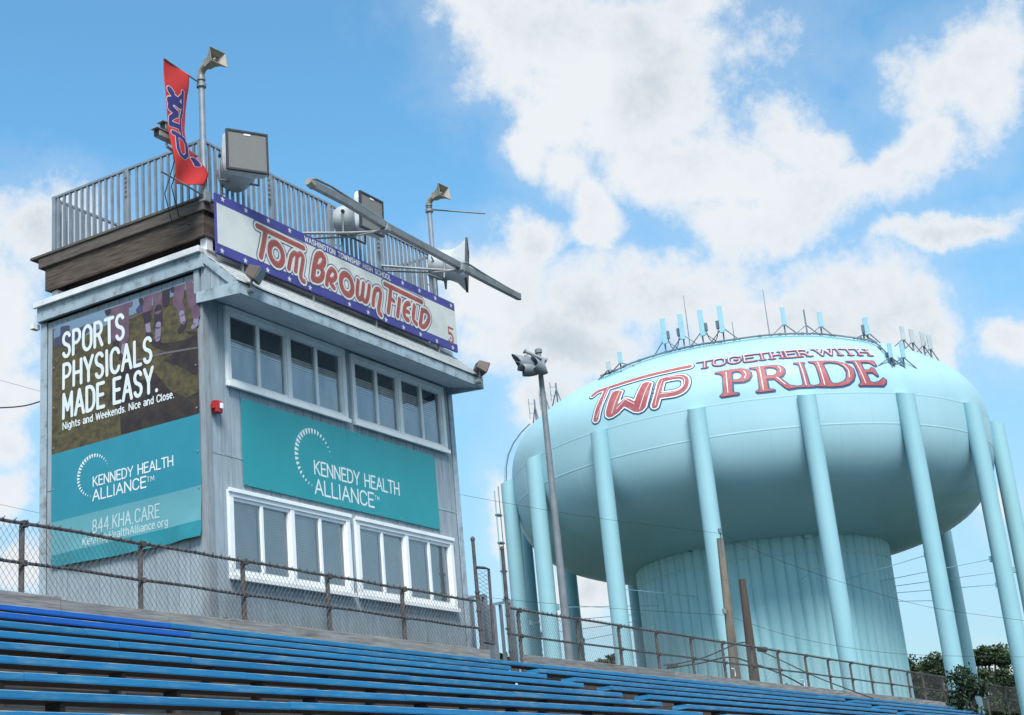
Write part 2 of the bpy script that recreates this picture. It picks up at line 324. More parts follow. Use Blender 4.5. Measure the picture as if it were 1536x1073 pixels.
def poly_sdf(F, gx, gy, rings, h):
    allp = np.array([p for r in rings for p in r])
    i0 = max(0, int((allp[:,0].min()-PAD-gx[0])/h)); i1 = min(len(gx), int((allp[:,0].max()+PAD-gx[0])/h)+2)
    j0 = max(0, int((allp[:,1].min()-PAD-gy[0])/h)); j1 = min(len(gy), int((allp[:,1].max()+PAD-gy[0])/h)+2)
    X = gx[i0:i1][None, :]; Y = gy[j0:j1][:, None]
    D = np.full((j1-j0, i1-i0), 1e9); S = np.zeros(D.shape, bool)
    for r in rings:
        for a, b in zip(r, r[1:]+r[:1]):
            dx, dy = b[0]-a[0], b[1]-a[1]; L2 = dx*dx+dy*dy+1e-12
            t = np.clip(((X-a[0])*dx+(Y-a[1])*dy)/L2, 0, 1)
            D = np.minimum(D, np.hypot(X-a[0]-t*dx, Y-a[1]-t*dy))
            if abs(dy) > 1e-12:
                c = ((a[1] > Y) != (b[1] > Y)) & (X < dx*(Y-a[1])/dy+a[0]); S ^= c
    D = np.where(S, -D, D); F[j0:j1, i0:i1] = np.minimum(F[j0:j1, i0:i1], D)
def field(shapes, h, pad=.1):
    global PAD
    PAD = pad
    pts = []
    for s in shapes:
        if s[0] == 's': pts += [(p[0]+q*s[2], p[1]+w*s[2]) for p in s[1] for q, w in ((-1,-1),(1,1))]
        else: pts += [p for r in s[1] for p in r]
    pts = np.array(pts); lo = pts.min(0)-pad; hi = pts.max(0)+pad
    gx = np.arange(lo[0], hi[0]+h, h); gy = np.arange(lo[1], hi[1]+h, h); F = np.full((len(gy), len(gx)), 9.0)
    for s in shapes:
        if s[0] == 's':
            if len(s[1]) == 1: seg_sdf(F, gx, gy, s[1][0], (s[1][0][0]+1e-4, s[1][0][1]), s[2], h)
            for a, b in zip(s[1][:-1], s[1][1:]): seg_sdf(F, gx, gy, a, b, s[2], h)
        else: poly_sdf(F, gx, gy, [list(map(tuple, r)) for r in s[1]], h)
    return F, gx, gy
def contour(F, gx, gy, level, maxrun=10000):
    G = F-level; ins = G < 0; V = []; Fc = []; idx = {}
    def vert(k, x, y):
        if k not in idx: idx[k] = len(V); V.append((x, y))
        return idx[k]
    ny, nx = G.shape
    for j in range(ny-1):
        a = ins[j]; b = ins[j+1]
        full = a[:-1] & a[1:] & b[:-1] & b[1:]; anyc = (a[:-1] | a[1:] | b[:-1] | b[1:]) & ~full
        i = 0; fi = np.flatnonzero(full)
        if len(fi):
            runs = np.split(fi, np.flatnonzero(np.diff(fi) > 1)+1)
            for r in runs:
                s = r[0]
                while s <= r[-1]:
                    e = min(r[-1]+1, s+maxrun)
                    Fc.append((vert((s,j),gx[s],gy[j]), vert((e,j),gx[e],gy[j]), vert((e,j+1),gx[e],gy[j+1]), vert((s,j+1),gx[s],gy[j+1]))); s = e
        for i in np.flatnonzero(anyc):
            cs = [(i,j),(i+1,j),(i+1,j+1),(i,j+1)]; poly = []
            for k in range(4):
                p = cs[k]; q = cs[(k+1) % 4]; gp = G[p[1],p[0]]; gq = G[q[1],q[0]]
                if gp < 0: poly.append(vert(p, gx[p[0]], gy[p[1]]))
                if (gp < 0) != (gq < 0):
                    t = gp/(gp-gq); e = ('e',)+((p,q) if p < q else (q,p))
                    poly.append(vert(e, gx[p[0]]+t*(gx[q[0]]-gx[p[0]]), gy[p[1]]+t*(gy[q[1]]-gy[p[1]])))
            if len(poly) >= 3: Fc.append(tuple(poly))
    return V, Fc
def printed(name, Fg, level, fmap, lift, m, parent, maxrun=10000, flip=False, **tags):
    V, Fc = contour(*Fg, level, maxrun)
    if not V: return None
    mb = MB(); mb.add([fmap(x, y, lift) for x, y in V], [f[::-1] for f in Fc] if flip else Fc)
    return mb.build(name, m, parent, **tags)
def arc(cx, cy, rx, ry, a0, a1, n=10):
    return [(cx+rx*math.cos(math.radians(a0+(a1-a0)*i/n)), cy+ry*math.sin(math.radians(a0+(a1-a0)*i/n))) for i in range(n+1)]
# stroke letters: unit cap height, (advance, strokes)
GL = {
'A': (.62, [[(.0,0),(.3,1),(.6,0)], [(.11,.34),(.49,.34)]]),
'C': (.56, [arc(.28,.68,.27,.32,20,180,8)+arc(.28,.32,.27,.32,180,340,8)]),
'D': (.58, [[(.02,0),(.02,1),(.2,1)]+arc(.2,.62,.35,.38,90,0,7)+arc(.2,.38,.35,.38,0,-90,7)+[(.02,0)]]),
'E': (.48, [[(.46,1),(.02,1),(.02,0),(.46,0)], [(.02,.52),(.40,.52)]]),
'F': (.48, [[(.46,1),(.02,1),(.02,0)], [(.02,.5),(.40,.5)]]),
'G': (.60, [arc(.28,.68,.27,.32,25,180,8)+arc(.28,.32,.27,.32,180,360,9)+[(.55,.48),(.33,.48)]]),
'H': (.58, [[(.02,0),(.02,1)], [(.54,0),(.54,1)], [(.02,.5),(.54,.5)]]),
'I': (.12, [[(.04,0),(.04,1)]]),
'K': (.56, [[(.02,0),(.02,1)], [(.50,1),(.04,.48)], [(.14,.60),(.54,0)]]),
'L': (.46, [[(.02,1),(.02,0),(.44,0)]]),
'M': (.72, [[(.02,0),(.04,1),(.34,.3),(.64,1),(.66,0)]]),
'N': (.62, [[(.02,0),(.02,1),(.56,0),(.56,1)]]),
'O': (.60, [arc(.29,.68,.28,.32,0,180,9)+arc(.29,.32,.28,.32,180,360,9)+[(.57,.68)]]),
'P': (.54, [[(.02,0),(.02,1),(.24,1)]+arc(.24,.73,.26,.27,90,-90,9)+[(.02,.46)]]),
'R': (.56, [[(.02,0),(.02,1),(.24,1)]+arc(.24,.74,.25,.26,90,-90,9)+[(.02,.48)], [(.27,.48),(.52,0)]]),
'S': (.52, [arc(.25,.76,.23,.24,25,180,8)+[(.04,.66),(.12,.56),(.38,.44),(.46,.34)]+arc(.25,.24,.23,.24,0,-160,8)]),
'T': (.54, [[(0,1),(.52,1)], [(.26,1),(.26,0)]]),
'W': (.84, [[(0,1),(.2,0),(.4,.9),(.6,0),(.8,1)]]),
'Y': (.58, [[(0,1),(.28,.45),(.56,1)], [(.28,.45),(.28,0)]]),
'a': (.46, [arc(.2,.56,.2,.16,150,0,6)+[(.40,.02)], arc(.20,.2,.19,.2,60,360,9)+[(.39,.22)]]),
'c': (.40, [arc(.22,.36,.21,.36,50,310,10)]),
'd': (.48, [arc(.21,.35,.2,.35,0,360,12), [(.41,1),(.41,0)]]),
'e': (.46, [[(.03,.37),(.40,.40)]+arc(.21,.37,.2,.36,8,300,11)]),
'g': (.48, [arc(.21,.38,.2,.33,0,360,12), [(.41,.72),(.41,-.1)]+arc(.22,-.1,.19,.18,0,-150,6)]),
'h': (.48, [[(.02,0),(.02,1)], [(.02,.45)]+arc(.2,.5,.19,.22,150,0,6)+[(.39,0)]]),
'i': (.14, [[(.05,0),(.05,.7)], [(.05,.95),(.05,.96)]]),
'k': (.44, [[(.02,0),(.02,1)], [(.38,.72),(.04,.33)], [(.13,.44),(.41,0)]]),
'l': (.16, [[(.04,1),(.04,.1),(.12,0)]]),
'n': (.48, [[(.02,0),(.02,.72)], [(.02,.45)]+arc(.2,.5,.19,.22,150,0,6)+[(.39,0)]]),
'o': (.48, [arc(.22,.36,.21,.36,0,360,12)]),
'r': (.32, [[(.02,0),(.02,.72)], [(.02,.45)]+arc(.2,.5,.19,.22,150,70,4)]),
's': (.40, [arc(.19,.54,.16,.17,30,180,6)+[(.07,.43),(.29,.31)]+arc(.19,.18,.16,.18,20,-150,6)]),
't': (.34, [[(.12,.95),(.12,.12),(.2,0),(.3,.02)], [(0,.7),(.28,.7)]]),
'y': (.44, [[(0,.72),(.2,0)], [(.4,.72),(.12,-.28),(.0,-.3)]]),
'w': (.62, [[(0,.72),(.15,0),(.3,.62),(.45,0),(.6,.72)]]),
'4': (.54, [[(.38,0),(.38,1),(.0,.3),(.5,.3)]]),
'8': (.54, [arc(.25,.74,.2,.25,-90,270,12), arc(.25,.25,.24,.25,-90,270,12)]),
'5': (.52, [[(.44,1),(.08,1),(.05,.58)]+arc(.22,.32,.24,.30,110,-150,9)]),
'.': (.16, [[(.05,.0),(.05,.01)]]), ' ': (.30, []), 'T2': (.3, []),
}
def text(s, x0, x1, y0, h, hw, track=.12, serif=0, wide=None):
    """strokes of a line of text fitted between x0 and x1 on baseline y0"""
    adv = []; tot = 0
    for c in s: adv.append(tot); tot += GL[c][0]+track
    tot -= track; k = (x1-x0)/tot; out = []
    for c, a in zip(s, adv):
        for st in GL[c][1]:
            out.append(('s', [(x0+(a+px)*k, y0+py*h) for px, py in st], hw))
            if serif and c not in 'OCGS. ':
                for (px, py) in (st[0], st[-1]):
                    if py in (0, 1): out.append(('s', [(x0+(a+px)*k-serif, y0+py*h), (x0+(a+px)*k+serif, y0+py*h)], hw*.55))
    return out
def star(x, y, r):
    return ('p', [[(x+(r if i % 2 == 0 else r*.42)*math.sin(PI*i/5), y+(r if i % 2 == 0 else r*.42)*math.cos(PI*i/5)) for i in range(10)]])
def crop(x0, y0, sc): return lambda p: (x0+p[0]/sc, y0+p[1]/sc)
# ------------------------------------------------------------------ ground
MB().add([(-900,-900,GZ),(1500,-900,GZ),(1500,1500,GZ),(-900,1500,GZ)], [(0,1,2,3)]).build('ground', M['ground'], kind='structure')
# ================================================================== PRESS BOX
BX0, BX1, BY0, BY1, BZ = 14.68, 20.93, 12.90, 15.96, 7.86
pb = empty('press_box', (BX0, BY0, GZ), 'two storey grey board press box with a flat roof standing behind the bleachers', 'press box')
# window units: outer casing rectangles on the front wall
WINS = [('u', 15.12, 17.88, 6.29, 7.46), ('u', 18.03, 20.66, 6.29, 7.44), ('l', 15.06, 17.76, 3.62, 4.82), ('l', 17.90, 20.58, 3.62, 4.81)]
core = MB()
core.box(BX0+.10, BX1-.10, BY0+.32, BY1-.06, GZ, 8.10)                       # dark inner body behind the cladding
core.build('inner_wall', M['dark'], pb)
# backing skin with openings
bk = MB(); xs = sorted({BX0+.01, BX1-.01}|{w[1]+.05 for w in WINS}|{w[2]-.05 for w in WINS}); zs = sorted({GZ, 8.0}|{w[3]+.05 for w in WINS}|{w[4]-.05 for w in WINS})
for a, b in zip(xs[:-1], xs[1:]):
    for c, d in zip(zs[:-1], zs[1:]):
        mx_, mz_ = (a+b)/2, (c+d)/2
        if not any(w[1] < mx_ < w[2] and w[3] < mz_ < w[4] for w in WINS): bk.box(a, b, BY0+.022, BY0+.06, c, d)
bk.box(BX0+.022, BX0+.06, BY0+.06, BY1-.01, GZ, 8.0); bk.box(BX1-.06, BX1-.022, BY0+.06, BY1-.01, GZ, 8.0); bk.box(BX0+.06, BX1-.06, BY1-.06, BY1-.022, GZ, 8.0)
bk.build('wall_backing', M['joist'], pb)
SEAM = 5.30
G_ = .2032
xb_ = []
x = BX0+.11
while x < BX1-.12:
    x2 = min(x+G_, BX1-.11); c_ = sorted({x, x2}|{v_ for w in WINS for v_ in (w[1]+.025, w[2]-.025) if x+.01 < v_ < x2-.01})
    xb_ += [(c_[q], c_[q+1], q == 0, q == len(c_)-2) for q in range(len(c_)-1)]; x = x2
for x, x2, ea_, eb_ in xb_:
    segs = []
    cuts = sorted([(w[3]+.03, w[4]-.03) for w in WINS if w[1]+.02 < (x+x2)/2 < w[2]-.02])
    z = 2.2; lim = 7.52
    for c, d in cuts: segs.append((z, c)); z = d
    segs.append((z, lim))
    for a, b in segs:
        for (c, d) in ((a, min(b, SEAM-.006)), (max(a, SEAM+.006), b)):
            if d-c > .05:
                j = random.uniform(0, .003)
                MB().box(x+(.0045 if ea_ else 0), x2-(.0045 if eb_ else 0), BY0-j, BY0+.02, c, d).build('siding_board', M['siding'], pb)
y = BY0+.11
while y < BY1-.12:
    y2 = min(y+G_, BY1-.11)
    for a, b in ((2.2, SEAM-.006), (SEAM+.006, 7.84)):
        MB().box(BX0-random.uniform(0,.003), BX0+.02, y+.0045, y2-.0045, a, b).build('siding_board', M['siding'], pb)
        MB().box(BX1-.02, BX1+random.uniform(0,.003), y+.0045, y2-.0045, a, b).build('siding_board', M['siding'], pb)
    y = y2
MB().box(BX0+.1, BX1-.1, BY0-.006, BY0+.012, SEAM-.012, SEAM+.012).build('seam_flashing', M['trim'], pb)
# corner boards
MB().box(BX0-.022, BX0+.105, BY0-.024, BY0+.0, GZ, 7.52).build('corner_board', M['rusttrim'], pb, bevel=.004)
MB().box(BX0-.022, BX0, BY0+.001, BY0+.105, GZ, 7.85).build('corner_board', M['rusttrim'], pb, bevel=.004)
MB().box(BX1-.105, BX1+.022, BY0-.024, BY0+.0, GZ, 7.50).build('corner_board', M['trim'], pb, bevel=.004)
MB().box(BX0-.022, BX0, BY1-.105, BY1+.02, GZ, 7.85).build('corner_board', M['trim'], pb, bevel=.004)
MB().box(BX1, BX1+.022, BY1-.105, BY1+.02, GZ, 7.85).build('corner_board', M['trim'], pb)
# lower skirt
MB().box(BX0+.1, BX1-.1, BY0-.001, BY0+.019, GZ, 2.195).build('skirt_panel', M['siding'], pb)
MB().box(BX0-.001, BX0+.019, BY0+.1, BY1-.1, GZ, 2.195).build('skirt_panel', M['siding'], pb)
MB().box(BX1-.019, BX1+.001, BY0+.1, BY1-.1, GZ, 2.195).build('skirt_panel', M['siding'], pb)
# windows
for wi, (kind, x0, x1, z0, z1) in enumerate(WINS):
    cw = .085 if kind == 'u' else .095
    w = MB()
    w.box(x0, x1, BY0-.045, BY0+.10, z1-cw, z1); w.box(x0, x0+cw, BY0-.045, BY0+.10, z0+cw, z1-cw); w.box(x1-cw, x1, BY0-.045, BY0+.10, z0+cw, z1-cw)
    w.box(x0, x1, BY0-.045, BY0+.10, z0, z0+cw)
    W = w.build('window', M['white'], pb, bevel=.006)
    s = MB().box(x0-.012, x1+.012, BY0-.085, BY0-.046, z0-.02, z0+.045); s.build('sill', M['white'], W, bevel=.005)
    if kind == 'l':
        MB().box(x0-.015, x1+.015, BY0-.07, BY0-.046, z1-.035, z1+.02).build('head_trim', M['white'], W, bevel=.004)
    xm = (x0+x1)/2
    MB().box(xm-.045, xm+.045, BY0-.038, BY0+.09, z0+cw, z1-cw).build('mullion', M['white'], W, bevel=.005)
    for (a, b) in ((x0+cw, xm-.045), (xm+.045, x1-cw)):
        c, d = z0+cw, z1-cw; t = .042; mid = a+(b-a)*(.5)
        sh = MB(); sh.box(a, b, BY0-.018, BY0+.05, d-t, d); sh.box(a, b, BY0-.018, BY0+.05, c, c+t)
        sh.box(a, a+t*.5, BY0-.018, BY0+.05, c+t, d-t); sh.box(b-t*.6, b, BY0-.018, BY0+.05, c+t, d-t); sh.box(mid-.028, mid+.028, BY0-.022, BY0+.05, c+t, d-t)
        sh.build('sash', M['white'], W, bevel=.004)
        MB().add([(a+t*.5,BY0+.006,c+t),(mid-.028,BY0+.006,c+t),(mid-.028,BY0+.006,d-t),(a+t*.5,BY0+.006,d-t)],[(0,1,2,3)]).build('pane', M['glass'], W)
        MB().add([(mid+.028,BY0+.024,c+t),(b-t*.6,BY0+.024,c+t),(b-t*.6,BY0+.024,d-t),(mid+.028,BY0+.024,d-t)],[(0,1,2,3)]).build('pane', M['glass'], W)
        # half drawn shade and slatted blind behind each sash
        top = d if kind == 'l' else d-[.34,.30,.27,.23,.20,.20,.15,.12][wi*2+(0 if a < xm else 1)]
        bl = MB(); zz = c+.02
        while zz < top: bl.add([(a, BY0+.056, zz), (b, BY0+.056, zz), (b, BY0+.064, zz+.035), (a, BY0+.064, zz+.035)], [(0,1,2,3)]); zz += .038
        bl.build('blind', M['blind'] if kind == 'l' else M['curtain'], W)
    MB().box(x0+.09, x1-.09, BY0+.098, BY0+.102, z0+.02, z1-.10 if kind == 'l' else z1-.55).build('shade', M['curtain'], W)
# roof edge on the left side, flat roof
MB().box(BX0-.12, BX1+.1, BY0-.06, BY1+.05, 8.10, 8.165).build('roof', M['whitemetal'], pb)
MB().box(BX0-.085, BX0-.03, BY0-.10, BY1+.03, 7.865, 8.098).build('fascia_board', M['trim'], pb, bevel=.005)
MB().box(BX1+.03, BX1+.085, BY0-.05, BY1+.03, 7.865, 8.098).build('fascia_board', M['trim'], pb, bevel=.005)
MB().box(BX0-.03, BX1+.03, BY1+.0, BY1+.05, 7.865, 8.098).build('fascia_board', M['trim'], pb)
MB().box(BX0-.14, BX0-.09, BY0-.09, BY1+.06, 8.08, 8.17).build('drip_edge', M['whitemetal'], pb, bevel=.004)
MB().box(BX0-.12, BX0-.0, BY1+.06, BY1+.14, 7.78, 7.86).build('gutter_end', M['whitemetal'], pb)
# pent roof over the front windows
EX0, EX1, EY, EZ0, EZ1 = BX0-.03, BX1-.06, 12.21, 7.335, 7.50
MB().prism([(EX0,EY,EZ0),(EX0,EY,EZ1),(EX0,EY+.035,EZ1),(EX0,EY+.035,EZ0)], (EX0,0,0), (EX1,0,0)).build('eave_board', M['trim'], pb, bevel=.004)
sf = MB(); n = 56
MB().add([(EX0+.03,EY+.035,EZ0+.012),(EX1-.02,EY+.035,EZ0+.012),(EX1-.02,BY0-.026,7.485),(EX0+.03,BY0-.026,7.485),(EX0+.03,EY+.035,EZ0+.03),(EX1-.02,EY+.035,EZ0+.03),(EX1-.02,BY0-.026,7.505),(EX0+.03,BY0-.026,7.505)],
         [(0,3,2,1),(4,5,6,7),(0,1,5,4),(1,2,6,5),(2,3,7,6),(3,0,4,7)]).build('soffit', M['soffit'], pb)
for k in range(9):      # narrow soffit slats
    t0 = k/9; t1 = (k+1)/9-.012
    ya = EY+.04+(BY0-.03-EY-.04)*t0; yb = EY+.04+(BY0-.03-EY-.04)*t1; za = EZ0+.012+(7.485-EZ0-.012)*t0; zb = EZ0+.012+(7.485-EZ0-.012)*t1
    MB().add([(EX0+.04,ya,za-.001),(EX1-.03,ya,za-.001),(EX1-.03,yb,zb-.001),(EX0+.04,yb,zb-.001),(EX0+.04,ya,za-.007),(EX1-.03,ya,za-.007),(EX1-.03,yb,zb-.007),(EX0+.04,yb,zb-.007)],
             [(0,1,2,3),(4,7,6,5),(0,4,5,1),(1,5,6,2),(2,6,7,3),(3,7,4,0)]).build('soffit_slat', M['soffit'], pb)
# gable ends: rake board, bottom board, boards in the triangle
for X, s in ((EX0, -1), (EX1, 1)):
    MB().prism([(X,EY+.0,7.52),(X,BY0-.02,8.15),(X,BY0-.02,8.00),(X,EY+.12,7.48)], (0,0,0), (.03*s,0,0)).build('rake_board', M['trim'], pb)
    MB().prism([(X+.002*s,EY,EZ0-.02),(X+.002*s,BY0+.04,7.37),(X+.002*s,BY0+.04,7.52),(X+.002*s,EY,7.50)], (0,0,0), (.034*s,0,0)).build('gable_bottom_board', M['trim'], pb)
    for k in range(4):
        ya = BY0-.02-(k+1)*.17; yb = BY0-.026-k*.17
        za = 7.50+(ya-EY)/(BY0-EY)*.55; zb = 7.50+(yb-EY)/(BY0-EY)*.55
        if ya > EY+.03: MB().prism([(X-.002*s,ya,7.49),(X-.002*s,yb,7.49),(X-.002*s,yb,zb),(X-.002*s,ya,za)], (0,0,0), (-.02*s,0,0)).build('gable_board', M['siding'], pb)
    if s < 0: MB().box(X-.02, X+.03, BY0-.0, BY0+.09, 7.52, 8.1).build('gable_post', M['siding'], pb)
# shingle courses
NC = 7
for k in range(NC):
    t0 = k/NC; t1 = (k+1.25)/NC
    ya, yb = EY-.02+(BY0-EY)*t0, EY-.02+(BY0-EY)*t1; za, zb = 7.494+.63*t0, 7.494+.63*t1
    xx = EX0-.03+(0 if k % 2 else -.15)
    while xx < EX1+.03:
        a, b = max(xx+.002, EX0-.03), min(xx+.30-.002, EX1+.03); j = random.uniform(0, .004)
        if b-a > .02: MB().prism([(a,ya,za+.008+j),(a,ya,za+.030+j),(a,yb,zb+.010),(a,yb,zb+.0)], (a,0,0), (b,0,0)).build('shingle', M['shingle'], pb)
        xx += .30
MB().prism([(EX0+.01,EY+.04,7.485),(EX0+.01,BY0-.03,8.08),(EX0+.01,BY0-.03,8.02),(EX0+.01,EY+.11,7.485)], (0,0,0), (EX1-EX0-.02,0,0)).build('pent_decking', M['joist'], pb)
# ------------------------------------------------------------------ roof deck
dk = empty('roof_deck', (14.52, 12.6, 8.17), 'dark weathered timber deck raised on short posts above the press box roof', 'deck')
DX0, DX1, DY0, DY1 = 14.69, 20.79, 12.835, 15.93
def deckboard(name, a, b, c, d, e, f_, m): return MB().box(a, b, c, d, e, f_).build(name, m, dk, bevel=.006)
deckboard('rim_board', DX0-.04, DX0, DY0-.04, DY1+.10, 8.74, 8.905, M['decktop'])
deckboard('rim_board', DX0, DX0+.045, DY0, DY1, 8.37, 8.737, M['deckwood'])
deckboard('rim_board', DX0+.002, DX1, DY0-.04, DY0-.001, 8.74, 8.905, M['deckwood'])
deckboard('rim_board', DX0+.046, DX1, DY0+.0, DY0+.045, 8.37, 8.737, M['deckwood'])
deckboard('rim_board', DX0+.046, DX1, DY1-.045, DY1, 8.37, 8.737, M['deckwood'])
deckboard('rim_board', DX0+.002, DX1, DY1+.06, DY1+.10, 8.74, 8.905, M['deckwood'])
deckboard('rim_board', DX1-.045, DX1-.001, DY0+.046, DY1-.046, 8.37, 8.737, M['deckwood'])
k = 0
for i in range(15):
    xx = DX0+.35+i*.40
    if xx < DX1-.06: MB().box(xx, xx+.04, DY0+.05, DY1-.05, 8.49, 8.725).build('joist', M['joist'], dk)
yy = DY0-.055
while yy < DY1+.12:
    MB().box(DX0-.06, DX1+.02, yy, yy+.135, 8.908, 8.945).build('deck_board', M['decktop'], dk); yy += .142
for (px_, py_) in ((DX0+.14, DY0+.08), (DX0+.14, DY1-.12), (17.5, DY0+.1), (17.5, DY1-.12), (DX1-.15, DY0+.1), (DX1-.15, DY1-.12)):
    p_ = MB().box(px_-.06, px_+.06, py_-.06, py_+.06, 8.168, 8.37 if px_ > DX0+.2 else 8.368); p_.build('post', M['whitemetal'], dk)
    MB().box(px_-.1, px_+.1, py_-.1, py_+.1, 8.166, 8.18).build('post_base', M['whitemetal'], dk)
# ------------------------------------------------------------------ railing around the deck
rl = empty('metal_railing', (14.76, 12.885, 8.946), 'grey metal baluster railing enclosing the rooftop deck above the name sign', 'railing')
RX0, RX1, RY0, RY1, RZ0, RZ1 = 14.76, 20.66, 12.885, 15.85, 8.966, 9.885
def rail_run(a, b, posts):
    a = np.array(a, float); b = np.array(b, float); Ln = np.linalg.norm(b-a); d = (b-a)/Ln
    up = np.array((0,0,1.))
    MB().beam((*(a), RZ1-.02), (*(b), RZ1-.02), .045, .04).build('top_rail', M['rail'], rl, bevel=.004)
    MB().beam((*(a), RZ0+.02), (*(b), RZ0+.02), .045, .04).build('bottom_rail', M['rail'], rl, bevel=.004)
    n = int(Ln/.118)
    for i in range(1, n):
        p = a+d*(Ln*i/n)
        if any(abs(Ln*i/n-q) < .06 for q in posts): continue
        MB().beam((*p, RZ0+.04), (*p, RZ1-.04), .034, .034, (d[0], d[1], 0)).build('baluster', M['rail'], rl)
    for q in posts:
        p = a+d*q; MB().beam((*p, RZ0-.015), (*p, RZ1+.0), .062, .062, (d[0], d[1], 0)).build('post', M['rail'], rl, bevel=.004)
rail_run((RX0, RY0+.03), (RX0, RY1), [0, 1.40, 2.89])
rail_run((RX0+.03, RY0), (RX1, RY0), [1.47, 2.9, 4.3, 5.8])
rail_run((RX0+.03, RY1), (RX1, RY1), [1.47, 2.9, 4.3, 5.8])
rail_run((RX1, RY0+.04), (RX1, RY1-.04), [1.4])
# perforated bracket straps on some posts
for (x_, y_) in ((RX0, RY0+1.48), (16.2, RY0), (19.0, RY0)):
    pl = MB()
    for kk in range(5):
        z_ = 9.42+kk*.075; pl.box(x_-.05, x_+.0, y_-.06, y_-.035, z_, z_+.035)
    pl.build('perforated_strap', M['galv'], rl)
# ------------------------------------------------------------------ corner pole with horn, flag
def pole(name, x_, y_, z0, z1, r, m, label, cat, group=None):
    e = empty(name, (x_, y_, z0), label, cat, group)
    MB().tube([(x_,y_,z0),(x_,y_,z1)], r, 12).build('shaft', m, e, smooth=True)
    return e
p1t = on(1, 12.81, 299, 114); p2t = on(1, 12.81, 642, 309)
cp = pole('metal_pole', 14.70, 12.81, 8.946, p1t[2], .045, M['rail'], 'tall grey metal pole at the left corner of the roof deck holding the red banner', 'pole', 'horn poles on the roof deck')
PX1 = 14.70
sp = pole('metal_pole', p2t[0]+.03, 12.81, 8.946, p2t[2], .042, M['rail'], 'shorter grey metal pole at the right end of the roof deck with a thin rod', 'pole', 'horn poles on the roof deck')
PX2 = p2t[0]+.03
for e, x_, z_ in ((cp, PX1, p1t[2]-.12), (sp, PX2, p2t[2]-.06)):
    MB().tube([(x_,12.81,z_-.05),(x_,12.81,z_+.0)], .07, 12).build('clamp', M['galv'], e, smooth=True)
    MB().tube([(x_,12.81,z_+.06),(x_,12.81,z_+.09)], .062, 12).build('clamp', M['galv'], e, smooth=True)
q_ = on(2, p2t[2]-.14, 704, 328)
MB().tube([(PX2,12.81,p2t[2]-.06), tuple(np.array((PX2,12.81,p2t[2]-.06))*.15+np.array((PX2+.9,12.0,p2t[2]-.10))*.85)], .013, 6).build('rod', M['galv'], sp)
def horn(base, tip_dir, label, group):
    e = empty('horn_speaker', base, label, 'horn speaker', group)
    b = np.array(base, float); d = np.array(tip_dir, float); d /= np.linalg.norm(d); side = np.cross(d, (0,0,1)); side /= np.linalg.norm(side); up = np.cross(side, d)
    neck = [b, b+np.array((0,0,.03)), b+np.array((0,0,.08))+d*.02, b+np.array((0,0,.115))+d*.06, b+np.array((0,0,.125))+d*.14]
    MB().tube(neck, [.045,.048,.052,.056,.06], 12).build('neck', M['horn'], e, smooth=True)
    c = b+np.array((0,0,.125))+d*.12; mb = MB(); vs = []; prof = [(0,.055,.06),(.09,.07,.06),(.17,.10,.08),(.25,.16,.125)]
    ring = [(-1,-1),(1,-1),(1,1),(-1,1)]
    for (t, hw, hh) in prof+[(.252,.15,.115),(.18,.09,.07),(.10,.05,.045),(.06,.03,.03)]:
        for sx, sz in ring: vs.append(c+d*t+side*hw*sx+up*hh*sz)
    fs = []
    for i in range(7):
        for k_ in range(4): fs.append((i*4+k_, i*4+(k_+1) % 4, (i+1)*4+(k_+1) % 4, (i+1)*4+k_))
    fs += [(0,3,2,1),(28,29,30,31)]
    mb.add(vs, fs).build('bell', M['horn'], e, bevel=.004)
    MB().tube([c+d*.08, c+d*.17, c+d*.2], [.028,.028,.004], 10).build('phase_plug', M['horn'], e, smooth=True)
    MB().tube([b-np.array((0,0,.03)), b+np.array((0,0,.02))], .052, 10).build('collar', M['galv'], e, smooth=True)
    return e
horn((PX1,12.81,p1t[2]), (-.10,-.98,.14), 'small beige horn above the red banner at the left corner of the deck', 'small beige horns on poles')
horn((PX2,12.81,p2t[2]), (-.08,-.98,.12), 'small beige horn on the pole near the right end of the deck', 'small beige horns on poles')
# red banner flag: cloth traced row by row in its own plane, hung from an arm that runs along -X
FY = 12.77
def fpt(zx, zy): x, y = 225+zx/4.88, 80+zy/4.88; p = on(1, FY, x, y); return np.array((p[0], p[2]))
rows = [((98,30),(283,160)), ((104,140),(278,245)), ((110,250),(272,330)), ((125,430),(262,480)), ((140,560),(257,600)), ((156,680),(300,715)), ((171,800),(375,800)), ((184,890),(415,885)), ((190,955),(388,972))]
Lr = [fpt(*a) for a, b in rows]; Rr = [fpt(*b) for a, b in rows]
def flag_xy(u, v):
    t = min(max(v, 0), len(rows)-1.0001); i = int(t); f_ = t-i
    def cr(P):
        p0, p1, p2, p3 = P[max(i-1,0)], P[i], P[i+1], P[min(i+2,len(P)-1)]
        return .5*((2*p1)+(-p0+p2)*f_+(2*p0-5*p1+4*p2-p3)*f_*f_+(-p0+3*p1-3*p2+p3)*f_**3)
    a = cr(Lr); b = cr(Rr); return a+(b-a)*u
def flag3(u, v, lift=0):
    p = flag_xy(u, v); t = v/8
    w = .018*math.sin(u*PI*1.6+v*.7)*(.3+t)+.05*max(0, t-.6)*math.sin(u*5+v)+.010*math.sin(v*1.9+u*3)
    return (p[0], FY+w-lift, p[1])
fl = empty('banner_flag', (PX1, FY, p1t[2]-.1), 'long red flag with blue lettering hanging beside the corner pole', 'flag')
mb = MB(); nu, nv = 16, 60
mb.add([flag3(i/nu, j*8/nv) for j in range(nv+1) for i in range(nu+1)], [(j*(nu+1)+i, j*(nu+1)+i+1, (j+1)*(nu+1)+i+1, (j+1)*(nu+1)+i) for j in range(nv) for i in range(nu)])
fo = mb.build('cloth', M['flagred'], fl, smooth=True)
